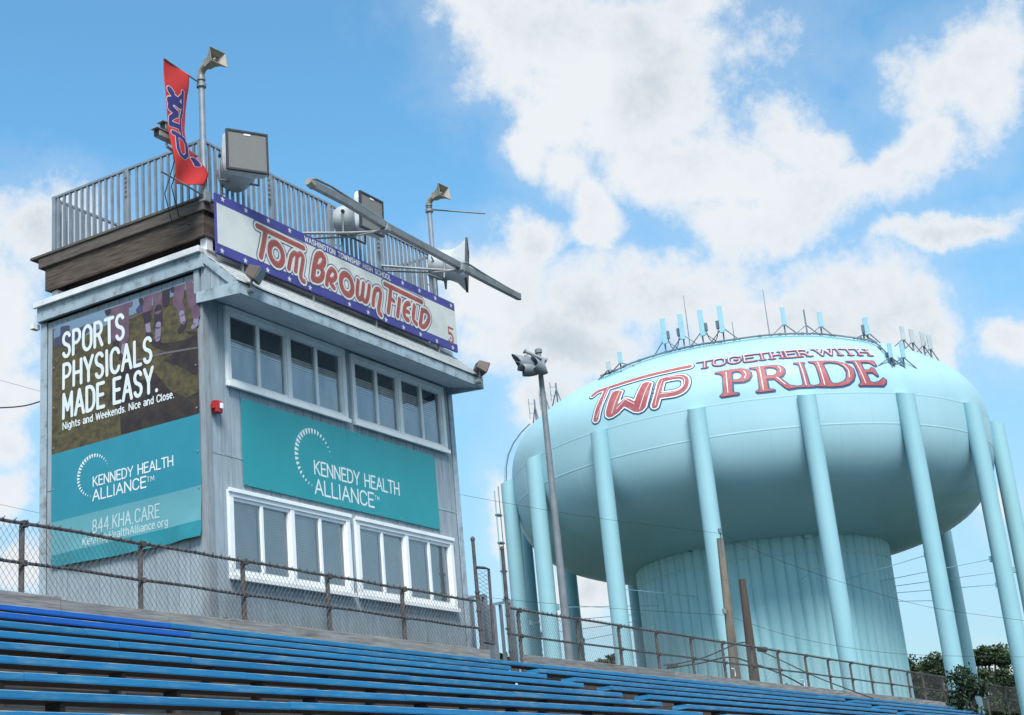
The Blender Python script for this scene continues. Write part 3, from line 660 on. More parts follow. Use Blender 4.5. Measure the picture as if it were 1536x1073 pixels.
so = fo.modifiers.new('thickness', 'SOLIDIFY'); so.thickness = .003; so.offset = -1
def flag_uv(zx, zy):     # invert the cloth map for a traced point
    tgt = fpt(zx, zy); uv = np.array([.5, 4.0])
    for _ in range(25):
        p = flag_xy(*uv); e = 1e-3; J = np.array([(flag_xy(uv[0]+e, uv[1])-p)/e, (flag_xy(uv[0], uv[1]+e)-p)/e]).T
        uv = uv+np.clip(np.linalg.lstsq(J, tgt-p, rcond=None)[0], -.5, .5); uv[1] = min(max(uv[1], 0), 7.99)
    return uv
def fl_map(x, y, lift): return flag3(x/.6, y/.35 if True else y, lift)
def fs_(pts, hw): return ('s', [(flag_uv(*p)[0]*.6, flag_uv(*p)[1]*.35) for p in pts], hw)
shp = [fs_([(232,285),(236,420),(222,480),(228,590)], 0.036), fs_([(232,310),(200,345),(172,322)], 0.033), fs_([(140,265),(158,295)], 0.059),
       fs_([(135,345),(160,345),(215,385)], 0.049), fs_([(160,350),(140,390),(180,430),(195,455)], 0.049), fs_([(195,445),(150,475),(150,515),(212,540),(218,565)], 0.054),
       fs_([(165,580),(240,625),(262,660)], 0.049), fs_([(190,600),(195,700),(215,745),(250,765),(275,745),(268,680),(250,630)], 0.045), fs_([(325,775),(345,800),(352,815)], 0.059)]
Fg = field(shp, .006, .06)
printed('lettering_outline', Fg, .014, fl_map, .004, M['flagwhite'], fl, 6)
printed('lettering', Fg, 0.0, fl_map, .006, M['flagnavy'], fl, 6)
a0 = on(1, FY, 246, 88)
MB().tube([(PX1,12.81,p1t[2]-.12),(a0[0],FY,a0[2])], .012, 6).build('top_arm', M['galv'], fl)
b0 = on(1, FY-.05, 240, 257); b1 = on(1, FY-.05, 300, 285)
MB().tube([(PX1,12.81,b1[2]),(b0[0],FY-.06,b0[2])], .014, 6).build('bottom_arm', M['galv'], fl)
MB().box(PX1-.06,PX1+.06,12.75,12.87,b1[2]-.10,b1[2]+.06).build('arm_clamp', M['galv'], fl, bevel=.01)
# ------------------------------------------------------------------ name sign
SY = 12.56
s00 = on(1, SY, 323.5, 380); s11 = on(1, SY, 683, 456); s10 = on(1, SY, 685, 526); s01 = on(1, SY, 325, 290)
SX0, SX1 = (s00[0]+s01[0])/2, (s11[0]+s10[0])/2; SZ0, SZ1 = (s00[2]+s10[2])/2, (s01[2]+s11[2])/2
sg = empty('name_sign', (SX0, SY, SZ0), 'long white field name sign with purple blue star bands standing on the pent roof', 'sign')
MB().box(SX0, SX1, SY, SY+.035, SZ0, SZ1).build('board', M['signblue'], sg, bevel=.003)
MB().box(SX0+.02, SX1-.006, SY-.0016, SY-.0001, SZ0+(SZ1-SZ0)*.155, SZ0+(SZ1-SZ0)*.835).build('face', M['signwhite'], sg)
def sg_map(x, y, lift): return (x, SY-.0016-lift, y)
def sp1(cx_, cy_, sc): return lambda x, y: tuple(on(1, SY, cx_+x/sc, cy_+y/sc)[[0,2]])
c1 = sp1(370, 320, 8.944); c2 = sp1(510, 390, 7.95); c5 = sp1(310, 280, 7.155)
def S(c, pts, hw): return ('s', [c(*p) for p in pts], hw)
def bez(pts, n=5):
    P = [np.array(p, float) for p in pts]; out = []
    for i in range(len(P)-1):
        p0, p1, p2, p3 = P[max(i-1,0)], P[i], P[i+1], P[min(i+2,len(P)-1)]
        for k_ in range(n):
            t = k_/n; out.append(tuple(.5*((2*p1)+(-p0+p2)*t+(2*p0-5*p1+4*p2-p3)*t*t+(-p0+3*p1-3*p2+p3)*t**3)))
    return out+[tuple(P[-1])]
L_ = []
L_.append(S(c1, [(135,170),(760,468)], .040)); L_.append(S(c1, [(250,240),(222,420),(187,580)], .048))
oc = c1(394, 545); L_.append(('s', arc(oc[0], oc[1], .150, .165, 0, 360, 28), .050))
L_.append(S(c1, bez([(562,740),(580,640),(598,575),(635,535),(668,560),(668,640),(652,775)]), .040)); L_.append(S(c1, bez([(672,580),(715,545),(752,600),(742,700),(722,830),(740,895),(768,915)]), .040))
L_.append(S(c1, bez([(885,880),(898,760),(925,620),(955,560),(1005,560),(1038,625),(1020,690),(985,725)]), .052)); L_.append(S(c1, bez([(985,725),(1018,790),(1000,870),(945,898),(885,880)]), .050)); L_.append(S(c1, [(930,715),(985,725)], .04))
L_.append(S(c1, bez([(1070,955),(1082,860),(1105,790),(1142,755),(1182,790),(1190,850),(1162,890),(1128,900)]), .042)); L_.append(S(c1, bez([(1120,890),(1132,950),(1168,1000)]), .042))
oc = c2(77, 293); L_.append(('s', arc(oc[0], oc[1], .148, .165, 0, 360, 28), .052))
L_.append(S(c2, bez([(214,250),(202,380),(208,440),(238,465),(262,425),(278,285)]), .042)); L_.append(S(c2, bez([(262,425),(276,480),(310,492),(332,430),(347,310)]), .042))
L_.append(S(c2, bez([(390,535),(402,430),(420,365),(452,350),(480,385),(476,470),(458,580),(466,630),(486,655)]), .042))
L_.append(S(c2, [(530,288),(972,503)], .040)); L_.append(S(c2, [(600,360),(588,500),(572,622)], .046)); L_.append(S(c2, [(605,460),(640,492)], .036))
L_.append(S(c2, [(707,470),(696,570),(684,668)], .044))
L_.append(S(c2, bez([(822,522),(785,530),(764,585),(762,650),(785,700),(810,715)]), .044)); L_.append(S(c2, [(770,605),(818,625)], .036))
L_.append(S(c2, bez([(884,550),(872,660),(876,720),(908,762)]), .044))
L_.append(S(c2, bez([(978,600),(965,700),(955,775),(1000,795),(1042,745),(1058,680),(1030,620),(978,600)]), .044))
Fg = field(L_, .0085, .1)
printed('lettering_keyline', Fg, .050, sg_map, .0012, M['navyline'], sg)
printed('lettering_border', Fg, .033, sg_map, .0024, M['signwhite'], sg)
printed('lettering', Fg, 0.0, sg_map, .0048, M['signred'], sg)
F_, gx_, gy_ = Fg
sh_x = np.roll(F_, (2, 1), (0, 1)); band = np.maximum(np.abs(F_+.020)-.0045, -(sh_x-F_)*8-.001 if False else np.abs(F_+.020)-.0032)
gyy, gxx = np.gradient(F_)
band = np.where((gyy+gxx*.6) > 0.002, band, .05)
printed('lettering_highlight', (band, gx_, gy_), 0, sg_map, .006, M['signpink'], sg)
st = [star(*c5(*p), .050) for p in ((170,138),(420,255),(660,365),(890,472),(165,690),(415,795),(655,897),(888,992))]
st += [star(*c2(*p), .050) for p in ((745,275),(945,367),(1135,457),(1322,545),(113,530),(335,625),(548,715),(757,805),(960,888),(1155,968),(1345,1047))]
st.append(star(*sp1(300,250,3.072)(507,558), .05))
for i, s_ in enumerate(st):
    mb = MB(); pts = s_[1][0]; cx_ = sum(p[0] for p in pts)/10; cz_ = sum(p[1] for p in pts)/10
    mb.add([(cx_, SY-.0022, cz_)]+[(p[0], SY-.0022, p[1]) for p in pts], [(0, 1+(k_+1) % 10, 1+k_) for k_ in range(10)]); mb.build('star', M['signwhite'], sg)
ta = c1(775, 330); tb = c2(603, 216)
Fg = field(text('WASHINGTON TOWNSHIP HIGH SCHOOL', ta[0], tb[0], SZ0+(SZ1-SZ0)*.870, .078, .0088, track=.2), .006, .03)
printed('school_name', Fg, 0, sg_map, .001, M['signwhite'], sg)
n5 = c2(1318, 905); five = [('s', [(n5[0]+.085,n5[1]+.14),(n5[0]-.055,n5[1]+.14)], .018), ('s', [(n5[0]-.055,n5[1]+.14),(n5[0]-.055,n5[1]+.03)], .014),
                            ('s', arc(n5[0]-.005, n5[1]-.04, .075, .085, 130, -140, 14), .022)]
Fg = field(five, .005, .05); printed('number', Fg, 0, sg_map, .0015, M['signred'], sg)
stt = star(n5[0]-.01, n5[1]-.045, .03); Fg = field([stt], .003, .02); printed('number_star', Fg, 0, sg_map, .0015, M['signblue'], sg)
for x_ in (15.2, 16.8, 18.4, 20.2): MB().beam((x_, SY+.04, 7.86), (x_, SY+.04, SZ1-.05), .04, .012).build('bracket', M['galv'], sg)
# ------------------------------------------------------------------ teal panel on the front wall
tp = empty('teal_sign_panel', (15.4, BY0-.03, 4.93), 'teal health alliance sign panel between the two window rows on the front wall', 'sign')
PY = BY0-.03
PXa, PXb, PZa, PZb = 15.40, 20.24, 4.93, 6.165
for a, b in ((PXa, 17.83), (17.834, PXb)): MB().box(a, b, PY, PY+.018, PZa, PZb).build('panel', M['tealf'], tp, bevel=.002)
def tp_map(x, y, lift): return (x, PY-lift, y)
kc = sp1(430, 630, 7.667)
def kc(x, y): return tuple(on(1, PY, 430+x/7.667, 630+y/7.667)[[0,2]])
def kennedy(c, mapf, parent, W, lw=1.0):
    k0, k1 = c(322, 628), c(1298, 858); a0_, a1_ = c(330, 850), c(1008, 1002); kt = c(320, 475)[1]-k0[1]; at_ = c(383, 702)[1]-c(372,860)[1]
    ys = (k0[1]+k1[1])/2
    hh = abs(kt)
    sh = text('KENNEDY HEALTH', k0[0], k1[0], k0[1]*.5+k1[1]*.5, hh*.97, .0135*lw, track=.13, serif=.009*lw)
    sh += text('ALLIANCE', a0_[0], a1_[0], (a0_[1]+a1_[1])/2, hh*1.06, .0145*lw, track=.13, serif=.009*lw)
    tm = c(1008, 868); sh += [('s', [(tm[0],tm[1]),(tm[0]+.05,tm[1])], .004), ('s', [(tm[0]+.025,tm[1]),(tm[0]+.025,tm[1]-.07)], .004), ('s', [(tm[0]+.07,tm[1]-.07),(tm[0]+.075,tm[1]),(tm[0]+.1,tm[1]-.05),(tm[0]+.125,tm[1]),(tm[0]+.13,tm[1]-.07)], .004)]
    Fg = field(sh, .0065, .03); printed('lettering', Fg, 0, mapf, .0015, W, parent)
    # broken ring of wedges
    Lp, Tp, Bp, Rp = c(90, 350), c(255, 90), c(320, 772), c(522, 465)
    rad = abs(Tp[1]-Bp[1])/2*1.0; cx_ = Lp[0]+rad; cz_ = (Tp[1]+Bp[1])/2
    n = 27
    for i in range(n):
        a = 12+i*(258/(n-1)); w_ = math.sin(PI*min(max((i+.8)/(n+.6), 0), 1))**.75
        hwd = 3.9*w_; r1 = rad; r0 = rad*(1-.20*w_)
        A = [math.radians(a+s_*hwd) for s_ in (-1, 1)]; Bn = [math.radians(a+s_*hwd*.45) for s_ in (1, -1)]
        pts = [(cx_+r1*math.cos(t), cz_+r1*math.sin(t)) for t in A]+[(cx_+r0*math.cos(t), cz_+r0*math.sin(t)) for t in Bn]
        mb = MB(); mb.add([mapf(p[0], p[1], .0015) for p in pts], [(0,1,2,3)]); mb.build('emblem_wedge', W, parent)
kennedy(kc, tp_map, tp, M['bwhite'])
for i in range(10):
    for z_ in (PZa+.03, PZb-.03): MB().tube([(PXa+.05+i*.526, PY-.006, z_), (PXa+.05+i*.526, PY+.001, z_)], .014, 8).build('screw', M['galv'], tp)
# ------------------------------------------------------------------ left wall banner
LX = BX0-.035
bn = empty('wall_banner', (LX, 15.7, 4.2), 'tall sports physicals banner over teal health bands on the left wall', 'banner')
BYa, BYb = 15.72, 12.96           # left and right edges as seen
ZT = 7.745
def bulge(y, z):
    t = max(0, (4.75-z)/.6); u = (BYa-y)/(BYa-BYb)
    return .008*t*(1+math.sin(y*9+z*5))+.020*t*t*(1+math.sin((y-12.9)*6.5+(4.2-z)*4))+.010*u**3*t*(1+math.sin((y+z*.9)*16))+.004*(1+math.sin(y*4+z*1.5))
def bn_edge(y):  # sagging lower hem
    u = (BYa-y)/(BYa-BYb); return 4.20-.05*u-.03*math.sin(u*PI)
def bn_grid(name, z0, z1, m, nz, ny=40):
    mb = MB(); vs = []
    for j in range(nz+1):
        for i in range(ny+1):
            y_ = BYa+(BYb-BYa)*i/ny; zb = bn_edge(y_) if z0 is None else z0; z_ = zb+(z1-zb)*j/nz
            vs.append((LX-bulge(y_, z_)-.0, y_, z_))
    mb.add(vs, [(j*(ny+1)+i, (j+1)*(ny+1)+i, (j+1)*(ny+1)+i+1, j*(ny+1)+i+1) for j in range(nz) for i in range(ny)])
    return mb.build(name, m, bn, smooth=True)
bn_grid('photo_print', 5.81, ZT, M['grass'], 12)
bn_grid('teal_band', 4.83, 5.81, M['tealb'], 8); bn_grid('pale_band', 4.36, 4.83, M['tealp'], 8); bn_grid('hem', None, 4.36, M['teald'], 4)
def bm(x, y, lift): return (LX-bulge(-x, y)-lift-.0015, -x, y)     # x runs to the right as seen
def c7(x, y): p = on(0, LX, 70+x/4.2917, 410+y/4.2917); return (-p[1], p[2])
def clampz(pts): return [(min(max(p[0], -BYa+.004), -BYb-.004), min(max(p[1], 5.815), ZT-.005)) for p in pts]
def pp(name, pts, m, lift, h=.03): Fg = field([('p', [clampz([c7(*p) for p in pts])])], h, .1); printed(name, Fg, 0, bm, lift, m, bn, 8)
pp('sky_print', [(45,325),(520,170),(975,15),(975,60),(860,130),(700,200),(560,265),(400,330),(220,420),(48,480)], M['psky'], .0006)
pp('treeline_print', [(48,420),(90,405),(90,345),(150,335),(150,385),(260,330),(330,330),(250,400),(120,455),(48,480)], M['ptree'], .0012)
pp('treeline_print', [(570,240),(610,190),(640,175),(660,200),(640,235),(590,262)], M['ptree'], .0012)
pp('yard_line_print', [(400,345),(640,240),(640,248),(400,355)], M['pline'], .0012, .015)
pp('shadow_print', [(430,680),(500,590),(560,560),(620,600),(600,700),(700,640),(800,760),(900,800),(985,760),(990,900),(780,960),(480,1035),(470,900),(400,800)], M['pshadow'], .0006)
pp('shadow_print', [(640,430),(760,450),(900,430),(985,380),(985,640),(960,660),(860,600),(740,560),(820,520),(700,480)], M['pshadow'], .0009)
pp('shadow_print', [(880,370),(985,370),(985,395),(920,392)], M['pshadow'], .001)
pp('yard_line_print', [(560,560),(760,510),(985,470),(985,480),(760,522),(560,572)], M['pline'], .0014, .015)
def legs(pts, hw, m, lift, nm):
    Fg = field([('s', clampz([c7(*p) for p in pts]), hw)], .014, .04); F0, g0, g1 = Fg
    F0[g1 > ZT-.01, :] = 1; printed(nm, (F0, g0, g1), 0, bm, lift, m, bn)
for pts, hw, m in [([(445,215),(442,300),(440,400)], .085, 'pskin'), ([(500,200),(500,330),(500,420)], .09, 'pskin'), ([(445,455),(448,475)], .06, 'pdark'), ([(498,440),(490,530)], .035, 'psock'), ([(485,530),(480,545)], .04, 'pdark'),
                   ([(395,230),(400,250)], .06, 'pdark'), ([(545,180),(540,205)], .04, 'pskin'),
                   ([(655,145),(648,230)], .085, 'pskin'), ([(715,130),(718,225)], .09, 'pskin'), ([(648,240),(650,300)], .07, 'pdark'), ([(720,235),(722,325)], .075, 'pdark'), ([(650,315),(658,375)], .045, 'psock'), ([(722,335),(718,420)], .05, 'psock'), ([(652,390),(672,410)], .04, 'pdark'), ([(700,440),(728,425)], .035, 'pdark'),
                   ([(605,150),(612,190)], .04, 'pdark'), ([(772,115),(768,185)], .075, 'pdark'), ([(810,85),(815,110)], .04, 'pdark'),
                   ([(860,75),(850,180)], .10, 'pskin'), ([(935,45),(950,180)], .11, 'pskin'), ([(858,200),(872,250)], .07, 'pskin'), ([(872,260),(882,310)], .045, 'psock'), ([(955,200),(965,270)], .07, 'pskin'), ([(965,280),(962,320)], .045, 'psock'), ([(890,330),(862,370)], .045, 'pdark'), ([(975,325),(945,345)], .035, 'psock')]:
    legs(pts, hw, M[m], .0022, 'player_print')
def bt(s, p0, p1, hpx, hw, W, name, track=.14):
    a, b = c7(*p0), c7(*p1); top = c7(p0[0], p0[1]-hpx); Fg = field(text(s, a[0], b[0], (a[1]+b[1])/2, top[1]-a[1], hw, track=track), .010 if hw > .02 else .006, .04)
    printed(name, Fg, 0, bm, .0035, W, bn, 12)
bt('SPORTS', (108,535), (500,425), 150, .027, M['bwhite'], 'headline', .2); bt('PHYSICALS', (110,730), (680,578), 150, .027, M['bwhite'], 'headline', .2)
bt('MADE EASY.', (110,925), (722,762), 150, .027, M['bwhite'], 'headline', .2)
bt('Nights and Weekends. Nice and Close.', (108,1005), (825,803), 42, .0085, M['bwhite'], 'subline', .12)
def c3(x, y): p = on(0, LX, x/3.577, 600+y/3.577); return (-p[1], p[2])
def kb(x, y):   # same logo, re-mapped: proportions measured on this banner
    u = (x-90)/(1298-90); X0_, X1_ = c3(415,400)[0], c3(930,350)[0]; k0 = c3(500,468)[1]; s = (X1_-X0_)/(kc(1298,858)[0]-kc(90,350)[0])
    p = kc(x, y); q = kc(322, 628); return (X0_+(p[0]-kc(90,350)[0])*s, k0+(p[1]-q[1])*s)
kennedy(kb, bm, bn, M['bwhite'], .72)
a, b = c3(498,705), c3(858,640); Fg = field(text('844.KHA.CARE', a[0], b[0], (a[1]+b[1])/2, .18, .010, track=.16), .006, .03); printed('phone_line', Fg, 0, bm, .002, M['bfaint'], bn, 12)
a, b = c3(450,775), c3(905,690); Fg = field(text('KennedyHealthAlliance.org', a[0], b[0], (a[1]+b[1])/2+.01, .105, .008, track=.13), .006, .03); printed('web_line', Fg, 0, bm, .002, M['bfaint'], bn, 12)
for y_ in (BYa-.04, BYb+.04):
    for z_ in (7.7, 7.1, 6.5, 5.9, 5.3, 4.8, 4.3): MB().tube([(LX-.012, y_, z_), (LX-.003, y_, z_)], .014, 8).build('grommet', M['galv'], bn)
# ------------------------------------------------------------------ small wall things
p_ = on(1, BY0-.05, 325, 611)
al = empty('fire_alarm_box', (p_[0], BY0-.02, p_[2]), 'small red alarm strobe box on the grey wall beside the corner', 'alarm')
MB().box(p_[0]-.07, p_[0]+.07, BY0-.10, BY0-.025, p_[2]-.085, p_[2]+.085).build('housing', M['redbox'], al, bevel=.012)
MB().box(p_[0]+.0, p_[0]+.055, BY0-.125, BY0-.101, p_[2]-.03, p_[2]+.05).build('strobe_lens', M['white'], al, bevel=.008)
MB().box(p_[0]-.10, p_[0]-.071, BY0-.09, BY0-.03, p_[2]-.04, p_[2]+.04).build('side_knob', M['redbox'], al, bevel=.008)
def flood(c, aim, label):
    e = empty('floodlight', c, label, 'floodlight', 'brown floodlights on the pent roof'); c = np.array(c, float)
    d = np.array(aim, float); d /= np.linalg.norm(d); side = np.cross(d, (0,0,1)); side /= np.linalg.norm(side); up = np.cross(side, d)
    def fr(t, a, b): return c+d*t+side*a+up*b
    vs = [fr(-.10,a,b) for a, b in ((-.10,-.07),(.10,-.07),(.10,.07),(-.10,.07))]+[fr(.08,a,b) for a, b in ((-.135,-.10),(.135,-.10),(.135,.10),(-.135,.10))]
    MB().add(vs, [(3,2,1,0),(4,5,6,7),(0,1,5,4),(1,2,6,5),(2,3,7,6),(3,0,4,7)]).build('housing', M['bronze'], e, bevel=.01)
    vs = [fr(.082,a,b) for a, b in ((-.12,-.085),(.12,-.085),(.12,.085),(-.12,.085))]+[fr(.092,a,b) for a, b in ((-.12,-.085),(.12,-.085),(.12,.085),(-.12,.085))]
    MB().add(vs, [(3,2,1,0),(4,5,6,7),(0,1,5,4),(1,2,6,5),(2,3,7,6),(3,0,4,7)]).build('lens', M['lens'], e)
    MB().tube([c-up*.08, c-up*.10-np.array((0,0,.06)), c+np.array((0,.08,-.22))], .018, 8).build('swivel_arm', M['galv'], e, smooth=True)
    MB().tube([c+np.array((0,.02,-.22)), c+np.array((0,.12,-.22))], .045, 10).build('mounting_box', M['galv'], e, smooth=True)
f1 = on(1, 12.10, 382, 411); f2 = on(1, 12.06, 722, 552)
flood(f1, (.35,-.80,-.55), 'brown floodlight on the pent roof edge below the left end of the sign')
flood(f2, (.75,-.55,-.45), 'brown floodlight on the right end of the pent roof edge')
# ------------------------------------------------------------------ loudspeakers with square mouths
def speaker(c, aim, size, label, drop=.0, length=.62):
    e = empty('horn_loudspeaker', c, label, 'loudspeaker', 'big grey loudspeakers on the deck railing'); c = np.array(c, float)
    d = np.array(aim, float); d /= np.linalg.norm(d); side = np.cross(d, (0,0,1)); side /= np.linalg.norm(side); up = np.cross(side, d); hs = size/2
    def fr(t, a, b): return c+d*t+side*a+up*b
    # body: round rear case flaring into the square mouth (mouth plane at c)
    prof = [(-length,.02,1),(-length,.20,1),(-length+.05,.255,1),(-length*.62,.27,1),(-length*.42,.265,.9),(-length*.22,.30,.6),(-.07,.345,.25),(-.01,hs,.0)]
    n = 32; vs = []
    for (t, r_, rd) in prof:
        for k_ in range(n):
            a = 2*PI*(k_+.5)/n; ca, sa = math.cos(a), math.sin(a); sq = r_/max(abs(ca), abs(sa)) if rd < 1 else r_
            rr_ = r_*rd+(sq)*(1-rd); vs.append(fr(t, ca*rr_, sa*rr_-drop*min(1, -t/.4)))
    fs = [(i*n+k_, i*n+(k_+1) % n, (i+1)*n+(k_+1) % n, (i+1)*n+k_) for i in range(len(prof)-1) for k_ in range(n)]+[tuple(range(n))[::-1]]
    MB().add(vs, fs).build('case', M['spk'], e, smooth=True, ang=50)
    fm = MB(); t = .028
    for (a0_, a1_, b0_, b1_) in ((-hs,hs,hs-t,hs), (-hs,hs,-hs,-hs+t), (-hs,-hs+t,-hs+t,hs-t), (hs-t,hs,-hs+t,hs-t)):
        vs = [fr(-.012,a,b) for a, b in ((a0_,b0_),(a1_,b0_),(a1_,b1_),(a0_,b1_))]+[fr(.03,a,b) for a, b in ((a0_,b0_),(a1_,b0_),(a1_,b1_),(a0_,b1_))]
        fm.add(vs, [(3,2,1,0),(4,5,6,7),(0,1,5,4),(1,2,6,5),(2,3,7,6),(3,0,4,7)])
    fm.build('frame', M['spkframe'], e)
    vs = [fr(0,a,b) for a, b in ((-hs+t,-hs+t),(hs-t,-hs+t),(hs-t,hs-t),(-hs+t,hs-t))]+[fr(.018,a,b) for a, b in ((-hs+t,-hs+t),(hs-t,-hs+t),(hs-t,hs-t),(-hs+t,hs-t))]
    MB().add(vs, [(3,2,1,0),(4,5,6,7),(0,1,5,4),(1,2,6,5),(2,3,7,6),(3,0,4,7)]).build('grille', M['spkgrille'], e)
    vs = [fr(.019,a,b) for a, b in ((-.05,hs-.07),(.05,hs-.07),(.05,hs-.045),(-.05,hs-.045))]+[fr(.024,a,b) for a, b in ((-.05,hs-.07),(.05,hs-.07),(.05,hs-.045),(-.05,hs-.045))]
    MB().add(vs, [(3,2,1,0),(4,5,6,7),(0,1,5,4),(1,2,6,5),(2,3,7,6),(3,0,4,7)]).build('badge', M['white'], e)
    for s_ in (-1, 1):
        MB().tube([fr(-length*.55, s_*.27, .05), fr(-length*.55, s_*.30, .05)], .03, 10).build('pivot_bolt', M['black'], e)
    MB().tube([fr(-length*.55,-.29,-.0), fr(-length*.55,-.29,-.33), fr(-length*.55,.29,-.33), fr(-length*.55,.29,.0)], .018, 6).build('yoke', M['galv'], e)
    return e, fr
c1s = on(1, 12.3, 370.5, 228); e1, fr1 = speaker(c1s, (-.50,-.865,-.014), .62, 'leftmost big loudspeaker with grey square grille facing the field', drop=.13)
c2s = on(1, 12.3, 556.5, 321.5); e2, fr2 = speaker(c2s, (-.019,-1,-.041), .61, 'middle big loudspeaker partly hidden behind the long bent metal channel')
c3s = on(1, 12.35, 699.5, 398); e3, fr3 = speaker(c3s, (.50,-.865,-.10), .74, 'rightmost big loudspeaker seen side on beyond the end of the railing', length=.66)
for e, fr, xr in ((e1, fr1, 15.3), (e2, fr2, 18.0), (e3, fr3, 20.2)):
    q = fr(-.34, 0, -.30); MB().tube([tuple(q), (xr, 12.70, q[2]-.02)], .02, 6).build('support_arm', M['galv'], e)
    q = fr(-.40, .0, -.25); MB().tube([tuple(q), (xr+.15, 12.70, q[2]+.30)], .014, 6).build('support_arm', M['galv'], e)
    q = fr(-.5, .1, -.2); MB().tube([tuple(q+np.array(w_)) for w_ in ((0,0,0),(.1,.1,-.16),(.25,.25,-.12),(.3,.4,.0))], .007, 5).build('cable', M['cable'], e, smooth=True)
# ------------------------------------------------------------------ long bent channel
TY = 11.75
tr = [on(1, TY, 466, 276), on(1, TY, 520, 304), on(1, TY, 578, 340), on(1, TY, 690, 400), on(1, TY, 735, 424), on(1, TY, 778, 446)]
ch = empty('metal_channel', tr[0], 'long bent grey metal channel held out in front of the deck railing', 'metal channel')
def channel(a, b, w, h):
    mb = MB(); a = np.array(a); b = np.array(b); d = (b-a)/np.linalg.norm(b-a); s = np.cross(d, (0,0,1)); s /= np.linalg.norm(s); u_ = np.cross(s, d)
    pr = [(-w/2,h/2),(-w/2*.7,-h/2),(w/2*.7,-h/2),(w/2,h/2),(w/2-.012,h/2),(w/2*.7-.012,-h/2+.012),(-w/2*.7+.012,-h/2+.012),(-w/2+.012,h/2)]
    return mb.prism([a+s*p[0]+u_*p[1] for p in pr], a, b)
for i, (a, b) in enumerate(((0,1),(1,2),(2,3),(3,4),(4,5))):
    channel(tr[a], tr[b], .11, .095).build('channel_section', M['galv'], ch)
for i in (2, 3):
    q = tr[i]; MB().beam(q-np.array((.05,0,.03)), q+np.array((.05,0,-.05)), .14, .12).build('joint_clamp', M['galv'], ch, bevel=.01)
MB().tube([tr[0]+np.array((-.06,0,.02)), tr[0]+np.array((.05,0,-.02))], .06, 12).build('end_cap', M['horn'], ch, smooth=True)
MB().tube([tr[0]+np.array((-.02,0,.06)), tr[0]+np.array((.12,0,.12)), tr[0]+np.array((.5,0,.13)), (tr[0]*.35+tr[2]*.65)+np.array((0,0,.12)), tr[2]+np.array((-.1,0,.10)), tr[2]+np.array((.15,0,.05))], .020, 8).build('curved_rod', M['rail'], ch, smooth=True)
MB().tube([tr[3]+np.array((0,0,.05)), tr[3]+np.array((.2,0,.13)), tr[4]+np.array((-.1,0,.10)), tr[5]+np.array((-.05,0,.06)), tr[5]+np.array((.04,0,.02))], .018, 8).build('curved_rod', M['rail'], ch, smooth=True)
MB().tube([tr[5]+np.array((.02,0,-.04)), tr[5]+np.array((.03,0,.07))], .035, 8).build('end_cap', M['rust'], ch, smooth=True)
for i, (x_, dz) in enumerate(((17.0, -.55), (19.35, -.60))):
    q = tr[2] if i == 0 else tr[3]; sa_ = on(1, 12.86, *((455,350) if i == 0 else (572,399)))
    MB().tube([sa_, (sa_+q)/2+np.array((.1,0,-.02)), tuple(q-np.array((0,0,.08)))], .022, 8).build('support_arm', M['galv'], ch, smooth=True)
    MB().tube([sa_+np.array((.1,0,-.06)), (sa_+q)/2+np.array((.15,0,-.07)), tuple(q-np.array((.1,0,.10)))], .015, 8).build('support_arm', M['galv'], ch, smooth=True)
# ------------------------------------------------------------------ security cameras by the flag
def seccam(c, aim, label):
    e = empty('security_camera', c, label, 'security camera', 'security cameras on the deck railing'); c = np.array(c, float); d = np.array(aim, float); d /= np.linalg.norm(d)
    MB().beam(c-d*.20, c+d*.14, .10, .10).build('housing', M['camw'], e, bevel=.012)
    MB().beam(c-d*.2+np.array((0,0,.058)), c+d*.20+np.array((0,0,.058)), .125, .012).build('sun_shield', M['camw'], e)
    MB().beam(c+d*.141, c+d*.152, .085, .085).build('lens_window', M['black'], e)
    MB().tube([c-d*.05-np.array((0,0,.05)), c-d*.05-np.array((0,0,.13)), c+np.array((.30,.0,-.18)), c+np.array((.52,.0,-.22))], .022, 8).build('bracket', M['camw'], e, smooth=True)
    MB().tube([c-d*.15, c-d*.2-np.array((0,0,.3)), c+np.array((.1,.1,-.8)), c+np.array((.35,.2,-1.15)), c+np.array((.6,.1,-1.1))], .008, 5).build('cable', M['cable'], e, smooth=True)
s1 = on(1, 12.95, 246, 205); s2 = on(1, 13.0, 256, 195)
seccam(s1, (-1,.0,.0), 'nearer white security camera poking out left of the red flag'); seccam(s2, (-1,.1,.0), 'darker camera half hidden behind the red flag above the other')
# ================================================================== BLEACHERS
bl = empty('bleachers', (0, 12.3, GZ), 'rows of faded blue plank bleachers climbing towards the press box', 'bleachers')
RY1_, RD = 12.25, .61
def zrow(k, x):
    zl = 2.827-.221*(k-1); zr = 2.777-.212*(k-1); t = min(max((x-10.5)/9.5, -.9), 1); return zl+(zr-zl)*t
NROW = 12
A1, A2, A3, A4, XEND, XS = 20.0, 20.86, 35.75, 36.45, 49.2, 1.5
def plank(name, x0, x1, y0, w, th, zf, m, ch=.006):
    mb = MB()
    for X in (x0, x1):
        z = zf(X); mb.v += [(X,y0,z-th),(X,y0-.003,z-th*.80),(X,y0-.003,z-ch),(X,y0+ch,z),(X,y0+w,z),(X,y0+w,z-th)]
    n = 6; mb.f += [(i, n+i, n+(i+1) % n, (i+1) % n) for i in range(n)]+[tuple(range(n)), tuple(range(n, 2*n))[::-1]]
    o = mb.build(name, m, bl)
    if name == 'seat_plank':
        o.data.materials.append(M['stringer']); o.data.materials.append(M['worn']); o.data.polygons[5].material_index = 1; o.data.polygons[4].material_index = 1; o.data.polygons[2].material_index = 2  # underside and back coloured dark to put shade into the gaps; top edge worn
    return o
